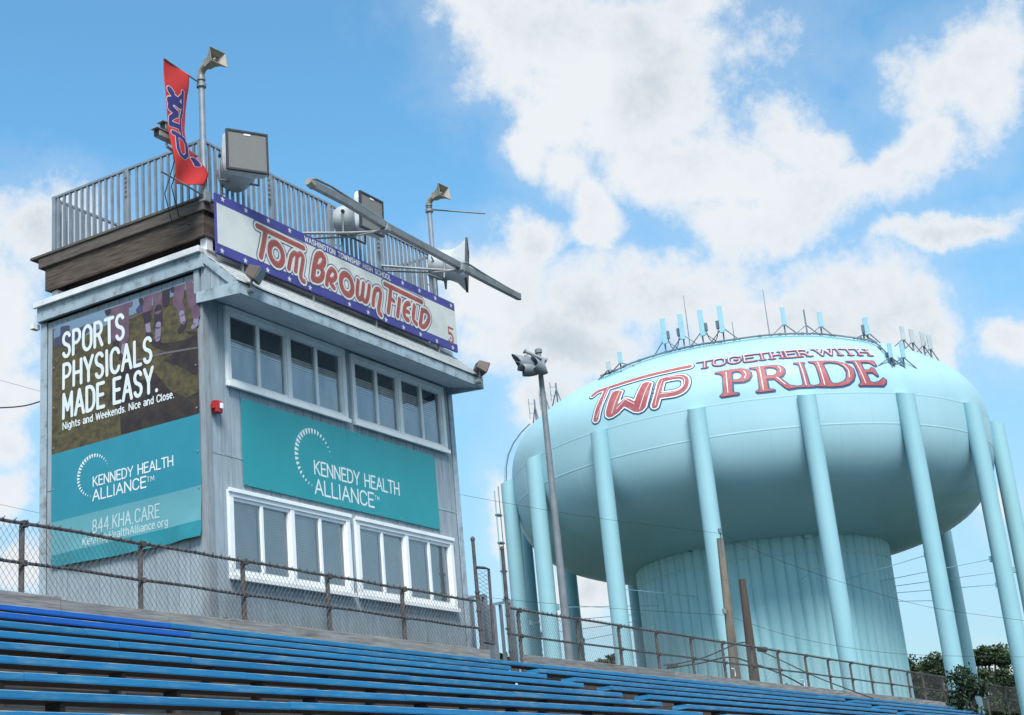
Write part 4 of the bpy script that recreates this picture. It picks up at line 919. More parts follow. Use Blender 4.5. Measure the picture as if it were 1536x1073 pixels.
xr1, xr2 = on(1, RY1_, 256, 927)[0], on(1, RY1_-RD, 286, 948)[0]
for k in range(1, NROW+1):
    Y = RY1_-RD*(k-1)
    spans = [(XS, XEND)] if k == 1 else [(XS, A1), (A2, A3), (A4, XEND)]
    if k == 1: spans = [(XS, A3), (A3+.5, XEND+1.5)]
    for (a, b) in spans:
        x = a
        first = True
        cuts = [a]
        if a == XS and k in (1, 2): cuts.append(xr1 if k == 1 else xr2)
        while cuts[-1] < b-.01:
            nx_ = cuts[-1]+(random.choice([4.88, 4.88, 3.66]) if not (first) else random.uniform(2, 4.8)); first = False
            if b-nx_ < 1.0: nx_ = b
            cuts.append(min(nx_, b))
        for c, d in zip(cuts[:-1], cuts[1:]):
            new = k in (1, 2) and a == XS and d <= (xr1 if k == 1 else xr2)+.01
            j = random.uniform(-.004, .004); jy = random.uniform(-.006, .006)
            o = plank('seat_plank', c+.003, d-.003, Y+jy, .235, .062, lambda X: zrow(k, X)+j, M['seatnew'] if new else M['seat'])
            if new: o['label'] = 'bright freshly painted blue seat plank'
    # foot boards, two planks and a closing riser
    for (a, b) in ((XS, 11.3), (11.3, A1), (A1, 28.5), (28.5, 37), (37, XEND)):
        for w0 in (.0, .25):
            plank('footboard', a+.004, b-.004, Y-.46+w0+.02, .235, .042, lambda X: zrow(k, X)-.43, M['foot'])
        plank('riser_board', a+.004, b-.004, Y+.055, .03, .17, lambda X: zrow(k, X)-.255, M['stringer'], .002)
    x = XS+.6
    while x < XEND:
        if not (A1-.1 < x < A2+.1):
            z = zrow(k, x); MB().box(x-.022, x+.022, Y+.05, Y+.20, z-.42, z-.065).build('seat_bracket', M['stringer'], bl)
        x += 1.83
x = XS+.6
while x < XEND:
    za, zb = zrow(1, x)-.62, zrow(NROW, x)-.62
    MB().beam((x, RY1_+.35, za+.13), (x, RY1_-RD*(NROW-1)-.3, zb-.10), .09, .26).build('stringer', M['stringer'], bl)
    for Y in (12.2, 9.2, 6.4):
        kk = (RY1_-Y)/RD+1; MB().box(x-.06, x+.06, Y-.06, Y+.06, GZ, zrow(kk, x)-.74).build('support_post', M['stringer'], bl)
    x += 1.83
# aisle steps
for k in range(2, NROW):
    Y = RY1_-RD*(k-1)
    for (a, b) in ((A1+.05, A2-.05), (A3+.06, A4-.06)):
        z = zrow(k, A1)-.33; MB().box(a, b, Y-.02, Y+.24, z-.045, z).build('aisle_step', M['foot'], bl)
        MB().box(a+.02, a+.06, Y+.02, Y+.20, z-.10, z-.046).build('step_cleat', M['stringer'], bl)
        if k in (2, 3, 4): MB().box(a+.01, b-.25, Y+.02, Y+.19, z+.20, z+.235).build('pale_step_tread', M['antg'], bl)
# toe board along the back
def bx(px_, py_=960): return on(1, 12.5, px_, py_)[0]
tb_ = [XS, bx(90,900), bx(253,915), bx(345,925), bx(560,950), bx(734,965)]
tc_ = [bx(787,985), bx(878,993), bx(1011,1003), bx(1183,1020), bx(1290,1033), bx(1377,1045), bx(1440,1055)]
for L2 in (tb_, tc_):
    for a, b in zip(L2[:-1], L2[1:]):
        j = random.uniform(-.012, .012)
        zt = lambda X: zrow(1, X)+.19+j
        plank('toe_board', a+.006, b-.006, 12.50+random.uniform(-.012,.004), .045, .40, zt, M['toe'])
    for X in L2[1:-1:2]: MB().box(X-.02, X+.02, 12.545, 12.60, 2.6, zrow(1, X)+.22).build('cleat', M['rustgrey'], bl)
for (px_, py_), lab in (((1101, 1008), 'small bent white plastic tie on the grey toe board near the pale utility pole'), ((1205, 1024), 'small bent white plastic tie on the grey toe board right of the dark utility pole')):
    q = on(1, 12.48, px_, py_); tag(MB().tube([q+np.array((-.10,0,.07)), q+np.array((-.02,-.02,.06)), q+np.array((.04,-.01,.0)), q+np.array((.05,0,-.09))], .013, 6).build('plastic_tie', M['white'], None, smooth=True), lab, 'plastic tie', 'white plastic ties on the toe board')
q = on(1, RY1_-RD*3-.012, 775, 1026); tag(MB().add([q+np.array(v) for v in ((-.04,0,-.02),(.02,0,-.022),(.025,0,.0),(.0,0,.012),(-.025,0,.01),(-.04,-.004,-.02),(.02,-.004,-.022),(.025,-.004,.0),(.0,-.004,.012),(-.025,-.004,.01))], [(4,3,2,1,0),(5,6,7,8,9)]+[(i,(i+1)%5,5+(i+1)%5,5+i) for i in range(5)]).build('sticker_scrap', M['white'], None), 'torn white sticker scrap on a blue seat plank left of the aisle', 'sticker')
# back walkway planks behind the toe board
MB().box(XS, 14.5, 12.62, 13.9, 2.50, 2.55).build('walkway_plank', M['foot'], bl)
MB().box(21.05, XEND+1, 12.62, 14.0, 2.50, 2.55).build('walkway_plank', M['foot'], bl)
# ================================================================== CHAIN LINK FENCES
def ftop(x): return 3.80 if x < 21 else 3.75
FYY = 12.63
def fence(name, X0, X1, posts, label, spikes):
    e = empty(name, (X0, FYY, 2.6), label, 'fence')
    def zt(x): return (3.825-.005*(x-11)) if x < 21.2 else 3.745+.0011*(x-21.2)
    def seg(n, dz, r):
        N_ = 40; pts = [(X0+(X1-X0)*i/N_, FYY-.004, zt(X0+(X1-X0)*i/N_)+dz+.006*math.sin(i*1.7+r*99)) for i in range(N_+1)]
        MB().tube(pts, r, 8).build(n, M['rust'], e, smooth=True)
    seg('top_rail', 0, .021); seg('mid_rail', -.44, .019)
    for p in posts:
        MB().tube([(p, FYY+.045, 2.5), (p, FYY+.045, zt(p)-.02)], .032, 10).build('post', M['rustgrey'], e, smooth=True)
        MB().box(p-.035, p+.035, FYY-.03, FYY+.05, zt(p)-.045, zt(p)+.032).build('rail_clamp', M['rust'], e, bevel=.008)
        MB().box(p-.03, p+.03, FYY-.025, FYY+.04, zt(p)-.475, zt(p)-.41).build('rail_clamp', M['rust'], e, bevel=.008)
    w = MB(); per = .082; z0 = 2.86; x = X0-.9
    while x < X1:
        for s in (1, -1):
            H = zt(x)+(.035 if spikes else .004)-z0; n_ = 2
            xa, xb = (x, x+H*.78) if s > 0 else (x+H*.78, x)
            t0 = 0.0; t1 = 1.0
            lo_, hi_ = min(xa, xb), max(xa, xb)
            if hi_ > X1 or lo_ < X0:
                f0 = (X0-xa)/(xb-xa); f1 = (X1-xa)/(xb-xa); t0, t1 = max(0, min(f0, f1)), min(1, max(f0, f1))
                if t1 <= t0+.02: continue
            P0 = np.array((xa, FYY-.028+(.003*s), z0)); P1 = np.array((xb, FYY-.028+(.003*s), z0+H))
            w.tube([P0+(P1-P0)*t0, P0+(P1-P0)*t1], .0026 if x < 34 else .0015, 3, cap=False)
        x += per
    w.build('chain_link_mesh', M['wire'], e, kind='stuff')
    # tie wires wound round the rails
    t = MB(); x = X0+.1
    while x < X1:
        for dz in (0, -.44):
            t.tube([(x, FYY-.030, zt(x)+dz+.018), (x+.02, FYY-.036, zt(x)+dz-.004), (x+.03, FYY-.026, zt(x)+dz-.026)], .0055 if dz == 0 else .004, 4)
            if dz == 0 : t.tube([(x+.04, FYY, zt(x)+.015), (x+.055, FYY-.01, zt(x)+.045)], .005, 4)
        x += .16
    t.build('tie_wires', M['rust'], e, kind='stuff')
    return e
fence('chain_link_fence', XS, 20.80, [3.95, 5.8, 7.65, 9.5, 11.38, 13.20, 15.07, 16.88, 18.72], 'rusty chain link fence along the top row in front of the press box', False)
fence('chain_link_fence', 21.86, 61.0, [22.18, 24.3, 25.98, 27.65, 29.35, 31.04, 32.72, 34.40, 36.3, 38.0, 39.8, 41.5, 43.3, 45.1, 46.7, 49.0, 51.5, 54.5, 57.5], 'rusty chain link fence behind the bleachers in front of the water tower', True)
# gate posts
def gpost(px0, py0, px1, py1, Y, r, label):
    a = on(1, Y, px0, py0); b = on(1, Y, px1, py1); e = empty('gate_post', (b[0], Y, 2.55), label, 'post', 'gate posts')
    MB().tube([(a[0],Y,a[2]), (a[0]*.4+b[0]*.6, Y, a[2]*.4+2.55*.6), (b[0],Y,2.55)], [r*.9, r, r], 10).build('pipe', M['rust'], e, smooth=True)
    MB().tube([(a[0],Y,a[2]-.02), (a[0],Y,a[2]+.02), (a[0],Y,a[2]+.045)], [r*1.25, r*1.2, r*.4], 10).build('cap', M['rustgrey'], e, smooth=True)
    for z in (3.0, 3.3, 3.6, 3.9): MB().tube([(a[0]*.4+b[0]*.6,Y,z), (a[0]*.4+b[0]*.6,Y,z+.035)], r*1.3, 10).build('band', M['rust'], e, smooth=True)
    return a, b
ga, gb = gpost(709, 809, 722, 960, 12.60, .032, 'tall rusty gate pipe just right of the press box holding a small mesh gate')
gc, gd = gpost(753, 823, 767, 985, 12.60, .030, 'tall rusty pipe where the right hand fence starts')
gp = empty('mesh_gate', (20.95, 12.58, 2.7), 'narrow folded chain link gate hanging on the tall rusty pipe', 'gate')
q0, q1, q2, q3 = on(1, 12.58, 713, 851), on(1, 12.58, 733, 854), on(1, 12.58, 741, 966), on(1, 12.58, 724, 963)
MB().tube([q0, q0*.3+q1*.7+np.array((0,0,.01)), q1, q1*.5+q2*.5, q2], .024, 8).build('frame', M['rust'], gp, smooth=True)
MB().tube([q3, q2], .022, 8).build('bottom_bar', M['rust'], gp, smooth=True)
wm = MB(); nn = 17
for i in range(nn):
    t0 = i/nn; A_ = q0+(q3-q0)*t0; B_ = q1+(q2-q1)*min(1, t0+.12); w0 = q1+(q2-q1)*t0; w1 = q0+(q3-q0)*min(1, t0+.12)
    wm.tube([A_, B_], .0032, 3); wm.tube([w0, w1], .0032, 3)
wm.build('chain_link_mesh', M['wire'], gp, kind='stuff')
# dark ramp railing behind the gate
rr = empty('ramp_railing', (21.5, 13.0, 2.55), 'dark metal ramp railing behind the gap between the two fences', 'railing')
def rsec(pa, pb, Y0, nb, name_z=2.55):
    a = on(1, Y0, *pa); b = on(1, Y0, *pb); MB().beam(a, b, .05, .05).build('top_rail', M['rail'], rr)
    for i in range(nb):
        q = a+(b-a)*(i+.5)/nb; MB().beam((q[0], q[1], name_z), (q[0], q[1], q[2]-.03), .045, .045, (1,0,0)).build('baluster', M['rail'], rr)
    for q in (a, b): MB().beam((q[0], q[1], name_z), (q[0], q[1], q[2]), .075, .075, (1,0,0)).build('post', M['rail'], rr)
rsec((700, 898), (726, 893), 12.95, 2); rsec((735, 908), (765, 902), 12.90, 3)
# ================================================================== WATER TOWER
TC = np.array((57.764, 21.409)); QP = (9.818, 13.905, 5.176, 4.027, 2.138, .468, .675, .745)
def tprofile(n=60):
    R, ze, Ht, Hb, et, eb, et2, eb2 = QP
    t = np.linspace(0, PI/2, n)
    top = np.stack([R*np.cos(t)**et, ze+Ht*np.sin(t)**et2], 1); bot = np.stack([R*np.cos(t)**eb, ze-Hb*np.sin(t)**eb2], 1)
    P = np.vstack([bot[::-1][:-1], top]); P = P[P[:,0] > -1]
    # resample by arc length
    P = np.vstack([P[P[:,0] >= 0]])
    s = np.concatenate([[0], np.cumsum(np.hypot(*np.diff(P, axis=0).T))]); S_ = np.linspace(0, s[-1], 220)
    return np.stack([np.interp(S_, s, P[:,0]), np.interp(S_, s, P[:,1])], 1), S_
TP, TS = tprofile()
# smooth the equator slightly
for _ in range(4): TP[1:-1] = (TP[:-2]+2*TP[1:-1]+TP[2:])/4
i0_ = int(np.argmax(TP[:,0] > 4.95)); TP[0]; 
ST0 = TS[i0_]
def tnorm(s):
    d = np.array([np.interp(s+.05, TS, TP[:,0])-np.interp(s-.05, TS, TP[:,0]), np.interp(s+.05, TS, TP[:,1])-np.interp(s-.05, TS, TP[:,1])]); d /= np.linalg.norm(d)
    return np.array((d[1], -d[0]))
def tpoint(phi, s, lift=0):
    r_ = np.interp(s, TS, TP[:,0]); z_ = np.interp(s, TS, TP[:,1]); n = tnorm(s); r_ += n[0]*lift; z_ += n[1]*lift
    return np.array((TC[0]+r_*math.cos(phi), TC[1]+r_*math.sin(phi), z_))
PH0 = math.atan2(-TC[1], -TC[0])          # azimuth of the side facing the viewer
_ph = PH0+np.linspace(-1.65, 1.65, 700); _ss = np.linspace(TS[-1]*.02, TS[-1]*.98, 900)
_R = np.interp(_ss, TS, TP[:,0]); _Z = np.interp(_ss, TS, TP[:,1])
_W = np.stack([TC[0]+_R[:,None]*np.cos(_ph), TC[1]+_R[:,None]*np.sin(_ph), np.repeat(_Z[:,None], 700, 1)], -1)
_D = _W@_f; _PX = 768+FL*(_W@_r)/_D; _PY = 536.5-FL*(_W@_u)/_D
_dp = np.gradient(TP, axis=0); _nr = np.interp(_ss, TS, _dp[:,1]); _nz = np.interp(_ss, TS, -_dp[:,0])
_VIS = ((_nr[:,None]*np.cos(_ph))*_W[...,0]+(_nr[:,None]*np.sin(_ph))*_W[...,1]+_nz[:,None]*_W[...,2]) < 0
def tank_hit(px_, py_):
    d = np.hypot(_PX-px_, _PY-py_)+np.where(_VIS, 0, 500); j, i = np.unravel_index(np.argmin(d), d.shape)
    j = min(max(j, 1), 898); i = min(max(i, 1), 698)
    J = np.array([[(_PX[j,i+1]-_PX[j,i-1])/2, (_PX[j+1,i]-_PX[j-1,i])/2], [(_PY[j,i+1]-_PY[j,i-1])/2, (_PY[j+1,i]-_PY[j-1,i])/2]])
    try: q = np.linalg.solve(J, (px_-_PX[j,i], py_-_PY[j,i]))
    except Exception: q = (0, 0)
    q = np.clip(q, -1, 1)
    return _ph[i]+q[0]*(_ph[1]-_ph[0]), _ss[j]+q[1]*(_ss[1]-_ss[0])
tw = empty('water_tower', (TC[0], TC[1], GZ), 'huge pale aqua water tower with round tank on sixteen legs lettered in red', 'water tower')
NS = 128; prof = [(max(r_, .001), z_) for r_, z_ in TP if True]
prof = [p for p in prof if not (p[1] < 11 and p[0] < 4.9)]
MB().lathe([(r_, z_) for r_, z_ in prof], (TC[0], TC[1], 0), NS).build('tank', M['tank'], tw, smooth=True, ang=60)
# fluted column
cm = MB(); nf = 72; per = 8; vs = []; prz = [GZ, 9.28]
def fl_r(i, base):
    t = (i % per)/per; return base+.10*(1-abs(2*t-1)**3.2)
for z, base in ((GZ, 5.02), (9.30, 5.02)):
    for i in range(nf*per):
        a = 2*PI*i/(nf*per); r_ = fl_r(i, base); vs.append((TC[0]+r_*math.cos(a), TC[1]+r_*math.sin(a), z))
n = nf*per
cm.add(vs, [(i, (i+1) % n, n+(i+1) % n, n+i) for i in range(n)]).build('fluted_column', M['col'], tw, smooth=True, ang=25)
cm = MB(); vs = []
for z, base in ((9.325, 5.03), (10.6, 5.03)):
    for i in range(nf*per):
        a = 2*PI*i/(nf*per); r_ = fl_r(i, base); vs.append((TC[0]+r_*math.cos(a), TC[1]+r_*math.sin(a), z))
cm.add(vs, [(i, (i+1) % n, n+(i+1) % n, n+i) for i in range(n)]).build('column_collar', M['col'], tw, smooth=True, ang=25)
MB().lathe([(4.96,9.29),(5.10,9.29),(5.10,9.335),(4.96,9.335)], (TC[0],TC[1],0), 96).build('column_seam_ring', M['col'], tw, smooth=True)
for (px_, py_) in ((1035, 822), (1210, 803)):
    d = ray(px_, py_); a_ = d[:2]@d[:2]; b_ = -2*d[:2]@TC; c_ = TC@TC-5.12**2; t_ = (-b_-math.sqrt(b_*b_-4*a_*c_))/(2*a_); p = d*t_
    o_ = (p[:2]-TC)/np.linalg.norm(p[:2]-TC); MB().tube([p-np.array((*o_,0))*.1, p+np.array((*o_,0))*.10], .15, 14).build('vent', M['antm' if px_ < 1100 else 'col'], tw, smooth=True)
# legs
base2 = -TC/np.linalg.norm(TC); side2 = np.array((-base2[1], base2[0])); LEGZ = 14.08
for i in range(16):
    a = -.1509+2*PI*i/16; p = TC+10.0*(base2*math.cos(a)+side2*math.sin(a)); o2 = (p-TC)/10
    mb = MB(); n = 20; r_ = .325; vs = []
    for z in (GZ, LEGZ):
        for k in range(n):
            t = 2*PI*k/n; q = p+r_*np.array((math.cos(t), math.sin(t))); zz = z if z == GZ else z-.10*((q-p)@o2)/r_
            vs.append((q[0], q[1], zz))
    mb.add(vs, [(k, (k+1) % n, n+(k+1) % n, n+k) for k in range(n)]+[tuple(range(n, 2*n))])
    mb.build('leg', M['leg'], tw, smooth=True, ang=40)
    MB().tube([(p[0],p[1],GZ), (p[0],p[1],GZ+.3)], .5, 16).build('leg_footing', M['foot'], tw)
    for zr in (8.25,):
        q = TC+5.1*(base2*math.cos(a)+side2*math.sin(a)); q9 = TC+9.7*(base2*math.cos(a)+side2*math.sin(a))
        MB().tube([(q[0],q[1],zr+.0), (q9[0],q9[1],zr)], .012, 5).build('tie_rod', M['leg'], tw)
    MB().box(p[0]-.09-o2[0]*.34, p[0]+.09-o2[0]*.34, p[1]-.09-o2[1]*.34, p[1]+.09-o2[1]*.34, 8.15, 8.35).build('rod_bracket', M['leg'], tw)
# weld seams
for zz in (14.12, 13.0):
    s_ = np.interp(zz, TP[i0_:,1], TS[i0_:]); r_ = np.interp(s_, TS, TP[:,0]); nv_ = tnorm(s_)
    MB().lathe([(r_+nv_[0]*.002, zz-.03), (r_+nv_[0]*.007, zz-.01), (r_+nv_[0]*.007, zz+.01), (r_+nv_[0]*.002, zz+.03)], (TC[0],TC[1],0), NS).build('weld_seam', M['tank'], tw, smooth=True)
for k in range(24):
    ph_ = PH0+2*PI*(k+.37)/24
    pts = [tpoint(ph_, s__, .0) for s__ in np.linspace(np.interp(10.4, TP[:,1][TP[:,0]>5], TS[TP[:,0]>5]), np.interp(13.0, TP[i0_:,1], TS[i0_:]), 14)]
    MB().tube(pts, .006, 5).build('weld_seam', M['tank'], tw, smooth=True)
    pts = [tpoint(ph_+.13, s__, .0) for s__ in np.linspace(np.interp(13.0, TP[i0_:,1], TS[i0_:]), np.interp(14.12, TP[i0_:,1], TS[i0_:]), 6)]
    MB().tube(pts, .006, 5).build('weld_seam', M['tank'], tw, smooth=True)
# conduit ring hugging the dome, with little stand-offs
cr_px = [(905,567),(930,557),(950,548),(1000,532),(1050,521),(1090,515),(1140,508),(1180,505),(1230,505),(1290,512),(1310,517),(1325,530),(1338,545)]
pts = [tpoint(*tank_hit(*p), .10) for p in bez(cr_px, 4)]
MB().tube(pts, .035, 6).build('conduit', M['antm'], tw, smooth=True)
pts2 = [tpoint(*tank_hit(p[0], p[1]+2), .06) for p in bez(cr_px[:11], 4)]; MB().tube(pts2, .028, 6).build('conduit', M['leg'], tw, smooth=True)
for p in pts[::3]: MB().box(p[0]-.05, p[0]+.05, p[1]-.05, p[1]+.05, p[2]-.13, p[2]+.03).build('conduit_standoff', M['antm'], tw)
# ladder and cable tray on the left-hand leg
a = -.1509-2*PI*3/16; p = TC+10.0*(base2*math.cos(a)+side2*math.sin(a)); dl = -np.array((_r[0], _r[1]))/np.hypot(_r[0], _r[1])
la, lb = p+dl*.42+base2*.1, p+dl*.56+base2*.25
MB().tube([(la[0],la[1],GZ), (la[0],la[1],13.9)], .022, 6).build('ladder_rail', M['antm'], tw); MB().tube([(lb[0],lb[1],GZ), (lb[0],lb[1],13.7)], .035, 6).build('cable_conduit', M['leg'], tw)
z = 0.0
while z < 13.8: MB().box(min(la[0],lb[0])-.05, max(la[0],lb[0])+.05, min(la[1],lb[1])-.05, max(la[1],lb[1])+.05, z, z+.07).build('ladder_clamp', M['antm'], tw); z += 1.15
pc = math.atan2(*(p-TC)[::-1]); sl = np.interp(13.7, TP[i0_:,1], TS[i0_:])
MB().tube([tpoint(pc-.02, sl+t*.5, .25+.1*(t == 0)) for t in range(7)], .03, 6).build('cable_conduit', M['antm'], tw, smooth=True)
MB().tube([tpoint(pc-.05, sl+t*.5, .32) for t in range(7)], .025, 6).build('cable_conduit', M['leg'], tw, smooth=True)
# painted lettering
A_R = 8.6
def tk(cx_, cy_, sc):
    def g(x, y): ph, s = tank_hit(cx_+x/sc, cy_+y/sc); return ((ph-PH0)*A_R, s)
    return g
def tk_map(x, y, lift): return tpoint(PH0+x/A_R, y, lift)
t3, t4, t5 = tk(880, 530, 8.941), tk(1040, 500, 8.944), tk(1190, 500, 8.944)
sh = [S(t3, bez([(92,570),(160,520),(320,462),(700,345),(1050,255),(1385,185)]), .085), S(t3, bez([(280,480),(225,600),(165,740),(130,885)]), .105)]
sh.append(('p', [[t3(*p) for p in [(350,535),(400,508),(450,508),(482,520),(450,600),(418,695),(520,610),(580,618),(648,652),(755,415),(800,395),(850,395),(880,410),(845,540),(795,720),(755,765),(700,788),(640,782),(510,712),(425,800),(350,850),(300,863),(268,840),(265,790),(310,630)]]]))
sh += [S(t3, [(1005,385),(960,560),(918,700)], .105), S(t3, bez([(1010,370),(1150,335),(1280,325),(1335,372),(1310,470),(1200,535),(985,568)]), .095)]
Fg = field(sh, .03, .2)
printed('lettering_border', Fg, .095, tk_map, .014, M['tknavy'], tw, 6); printed('lettering_border', Fg, .055, tk_map, .024, M['tkwhite'], tw, 6); printed('lettering', Fg, 0, tk_map, .034, M['tkred'], tw, 6)
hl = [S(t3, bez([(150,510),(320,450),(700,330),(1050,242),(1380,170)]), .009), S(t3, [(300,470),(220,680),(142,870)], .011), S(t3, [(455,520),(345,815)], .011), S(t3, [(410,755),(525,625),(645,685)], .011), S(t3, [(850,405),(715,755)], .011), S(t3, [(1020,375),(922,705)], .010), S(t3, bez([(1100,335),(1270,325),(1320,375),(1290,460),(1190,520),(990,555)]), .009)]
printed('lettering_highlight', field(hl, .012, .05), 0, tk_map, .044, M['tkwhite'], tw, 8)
def P2(f_, *rings): return ('p', [[f_(*p) for p in bez(r+[r[0]], 2)[:-1]] if False else [f_(*p) for p in r] for r in rings])
pr = [P2(t4, [(295,545),(300,532),(400,512),(560,488),(640,480),(720,490),(762,522),(773,570),(740,625),(680,655),(540,665),(518,650),(523,790),(560,800),(602,802),(600,822),(370,858),(360,845),(398,812),(408,790),(396,600),(382,562),(340,549)],
           [(510,545),(514,635),(590,630),(640,610),(660,580),(655,550),(620,522),(570,518),(522,526)]),
      P2(t4, [(757,470),(1000,442),(1100,434),(1180,447),(1216,482),(1218,530),(1190,570),(1150,595),(1290,700),(1378,712),(1370,733),(1270,752),(1230,730),(1080,612),(977,617),(1002,750),(1083,757),(1083,773),(850,798),(842,785),(883,762),(888,720),(862,530),(842,490),(762,480)],
           [(950,472),(967,578),(1080,568),(1123,540),(1128,500),(1090,472),(1010,458)]),
      P2(t5, [(4,414),(4,404),(128,392),(138,401),(118,415),(203,680),(228,700),(283,706),(280,720),(20,733),(20,722),(118,706),(135,682),(76,440),(50,420)]),
      P2(t5, [(200,386),(440,377),(560,380),(700,412),(788,472),(817,550),(797,630),(738,683),(640,712),(520,720),(290,716),(290,706),(350,692),(368,660),(300,440),(270,407),(205,394)],
           [(385,418),(480,635),(520,677),(600,677),(680,648),(713,600),(712,520),(668,452),(580,407),(480,397),(410,402)]),
      P2(t5, [(703,380),(1060,372),(1102,436),(1085,443),(1000,397),(890,397),(938,502),(1020,497),(1050,462),(1065,467),(1128,570),(1110,574),(1050,527),(965,532),(1020,648),(1080,668),(1150,652),(1205,602),(1233,622),(1232,670),(1198,707),(882,706),(878,696),(908,670),(903,640),(808,412),(780,394),(708,388)])]
Fg = field(pr, .028, .15)
Fb, gx_, gy_ = Fg; Fs = np.minimum(Fb, np.roll(Fb, (-1, 1), (0, 1)))
printed('lettering_border', (Fs, gx_, gy_), .030, tk_map, .014, M['tknavy'], tw, 6); printed('lettering', Fg, 0, tk_map, .030, M['tkred'], tw, 6)
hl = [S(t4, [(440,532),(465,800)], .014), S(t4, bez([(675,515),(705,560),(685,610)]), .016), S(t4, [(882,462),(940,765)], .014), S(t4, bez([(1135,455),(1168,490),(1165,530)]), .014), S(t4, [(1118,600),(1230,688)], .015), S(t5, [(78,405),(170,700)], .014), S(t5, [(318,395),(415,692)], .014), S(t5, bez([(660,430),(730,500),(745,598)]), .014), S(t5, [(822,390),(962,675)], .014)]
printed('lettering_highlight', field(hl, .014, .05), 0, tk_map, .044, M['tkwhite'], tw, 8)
b0_, b1_ = t4(115,470), t5(1055,312); top0 = t4(120,385)
for s_, x0_, x1_ in (('TOGETHER', t4(85,475), t5(225,300)), ('WITH', t5(325,300), t5(1050,312))):
    yb = (b0_[1]+b1_[1])/2; hh = abs(top0[1]-b0_[1])
    sh = text(s_, x0_[0], x1_[0], yb, hh, .042, track=.16, serif=.09); Fg = field(sh, .02, .1)
    printed('lettering_border', Fg, .032, tk_map, .014, M['tknavy'], tw, 6); printed('lettering', Fg, 0, tk_map, .030, M['tkred'], tw, 6)
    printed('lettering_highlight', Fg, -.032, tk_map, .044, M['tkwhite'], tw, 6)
# ------------------------------------------------------------------ antennas standing on the dome
def antenna(px0, py0, px1, py1, kind, label, group, name='cell_antenna', side=1, col='antw', lift=0):
    ph, s = tank_hit(px0, py0); b = tpoint(ph, s, 0.0); D_ = math.hypot(b[0], b[1]); H = at(px1, py1, D_)[2]-b[2]
    e = empty(name, b, label, 'antenna', group)
    rad_ = np.array((math.cos(ph), math.sin(ph), 0)); tan_ = np.array((-math.sin(ph), math.cos(ph), 0)); Z = np.array((0,0,1.))
    if kind == 'whip':
        MB().tube([b, b+Z*H], [.022, .010], 5).build('rod', M['antm'], e); return e
    tilt = tan_*(.02*side)
    MB().tube([b-Z*.1, b+Z*H], .032, 8).build('mast', M['antm'], e)
    ln = {'panel': .70, 'post': .0, 'short': .6}[kind]
    if ln:
        a0_ = b+Z*(H*(1-ln)-.06)+tilt-base3*.0; a1_ = b+Z*(H-.04)+tilt
        MB().beam(a0_+view3*.11, a1_+view3*.11, .19 if kind == 'panel' else .16, .10, tuple(view3)).build('panel', M[col], e, bevel=.015)
        for t in (.2, .8): q = a0_+(a1_-a0_)*t; MB().beam(q, q+view3*.07, .05, .05).build('bracket', M['antm'], e)
    for s_ in (-1, 1):
        q = tpoint(ph+s_*.62/max(3.5, np.interp(s, TS, TP[:,0])), s, .0); MB().tube([q, b+Z*H*.42], .022, 6).build('brace', M['antm'], e)
    if kind == 'panel':
        q = b+Z*H*.52+tan_*side*.16; MB().beam(q-Z*.18, q+Z*.14, .13, .12).build('radio_box', M['antm'], e, bevel=.01)
        MB().tube([q-Z*.18, q-Z*.5+tan_*.08*side, q-Z*.8+tan_*.28*side, tpoint(ph+side*.10, s, .05)], .016, 5).build('cable', M['cable'], e, smooth=True)
    return e
view3 = np.array((base2[0], base2[1], 0)); base3 = view3
GA, GB, GC = 'aqua panel antennas along the left crest', 'antenna masts along the top crest', 'panel antennas on the right shoulder'
antenna(1000,531,993,478,'panel','leftmost tall aqua panel antenna on the left crest of the tank', GA, side=1)
antenna(1027,525,1020,471,'panel','second tall aqua panel antenna on the left crest, beside a thin whip', GA, side=-1)
antenna(1056,520,1050,465,'panel','third tall aqua panel antenna on the left crest, dark box on its right', GA, side=1)
antenna(1087,515,1079,459,'panel','fourth and tallest aqua panel antenna on the left crest', GA, side=-1)
antenna(1036,520,1027,443,'whip','thin whip antenna between the second and third panel antennas', 'whip antennas','whip_antenna')
antenna(1154,505,1144,434,'whip','tall thin whip antenna alone left of the top crest masts', 'whip antennas','whip_antenna')
antenna(1102,511,1099,482,'whip','short thin whip antenna right of the tallest panel antenna', 'whip antennas','whip_antenna')
antenna(1178,503,1171,461,'short','aqua panel antenna at the very top of the dome above TOGETHER', GB)
antenna(1211,503,1205,465,'post','bare mast between the two panel antennas at the top of the dome', GB, 'antenna_mast')
antenna(1233,504,1226,468,'short','aqua panel antenna above WITH, right of the bare mast', GB)
antenna(1303,513,1298,476,'panel','crowded aqua panel antenna right of WITH at the dome edge', GB, side=-1)
antenna(1297,512,1291,488,'post','short mast tucked beside the crowded panel antenna', GB, 'antenna_mast')
antenna(1338,550,1333,515,'short','aqua panel antenna standing on the near face right of WITH', GC)
antenna(1357,551,1354,513,'short','second aqua panel antenna on the near face right of WITH', GC)
antenna(1357,523,1350,489,'short','leftmost of the four grey panel antennas on the right shoulder', GC, col='antg')
antenna(1371,527,1367,493,'short','second of the four grey panel antennas on the right shoulder', GC, col='antg')
antenna(1388,532,1383,497,'short','third of the four grey panel antennas on the right shoulder', GC, col='antg')
antenna(1398,537,1395,502,'short','rightmost of the four grey panel antennas on the right shoulder', GC, col='antg')
antenna(932,556,928,528,'short','short aqua panel antenna on the left shoulder above the T', 'antennas on the left shoulder')
antenna(914,564,911,542,'short','pale grey panel antenna, lowest on the left shoulder', 'antennas on the left shoulder', col='antg')
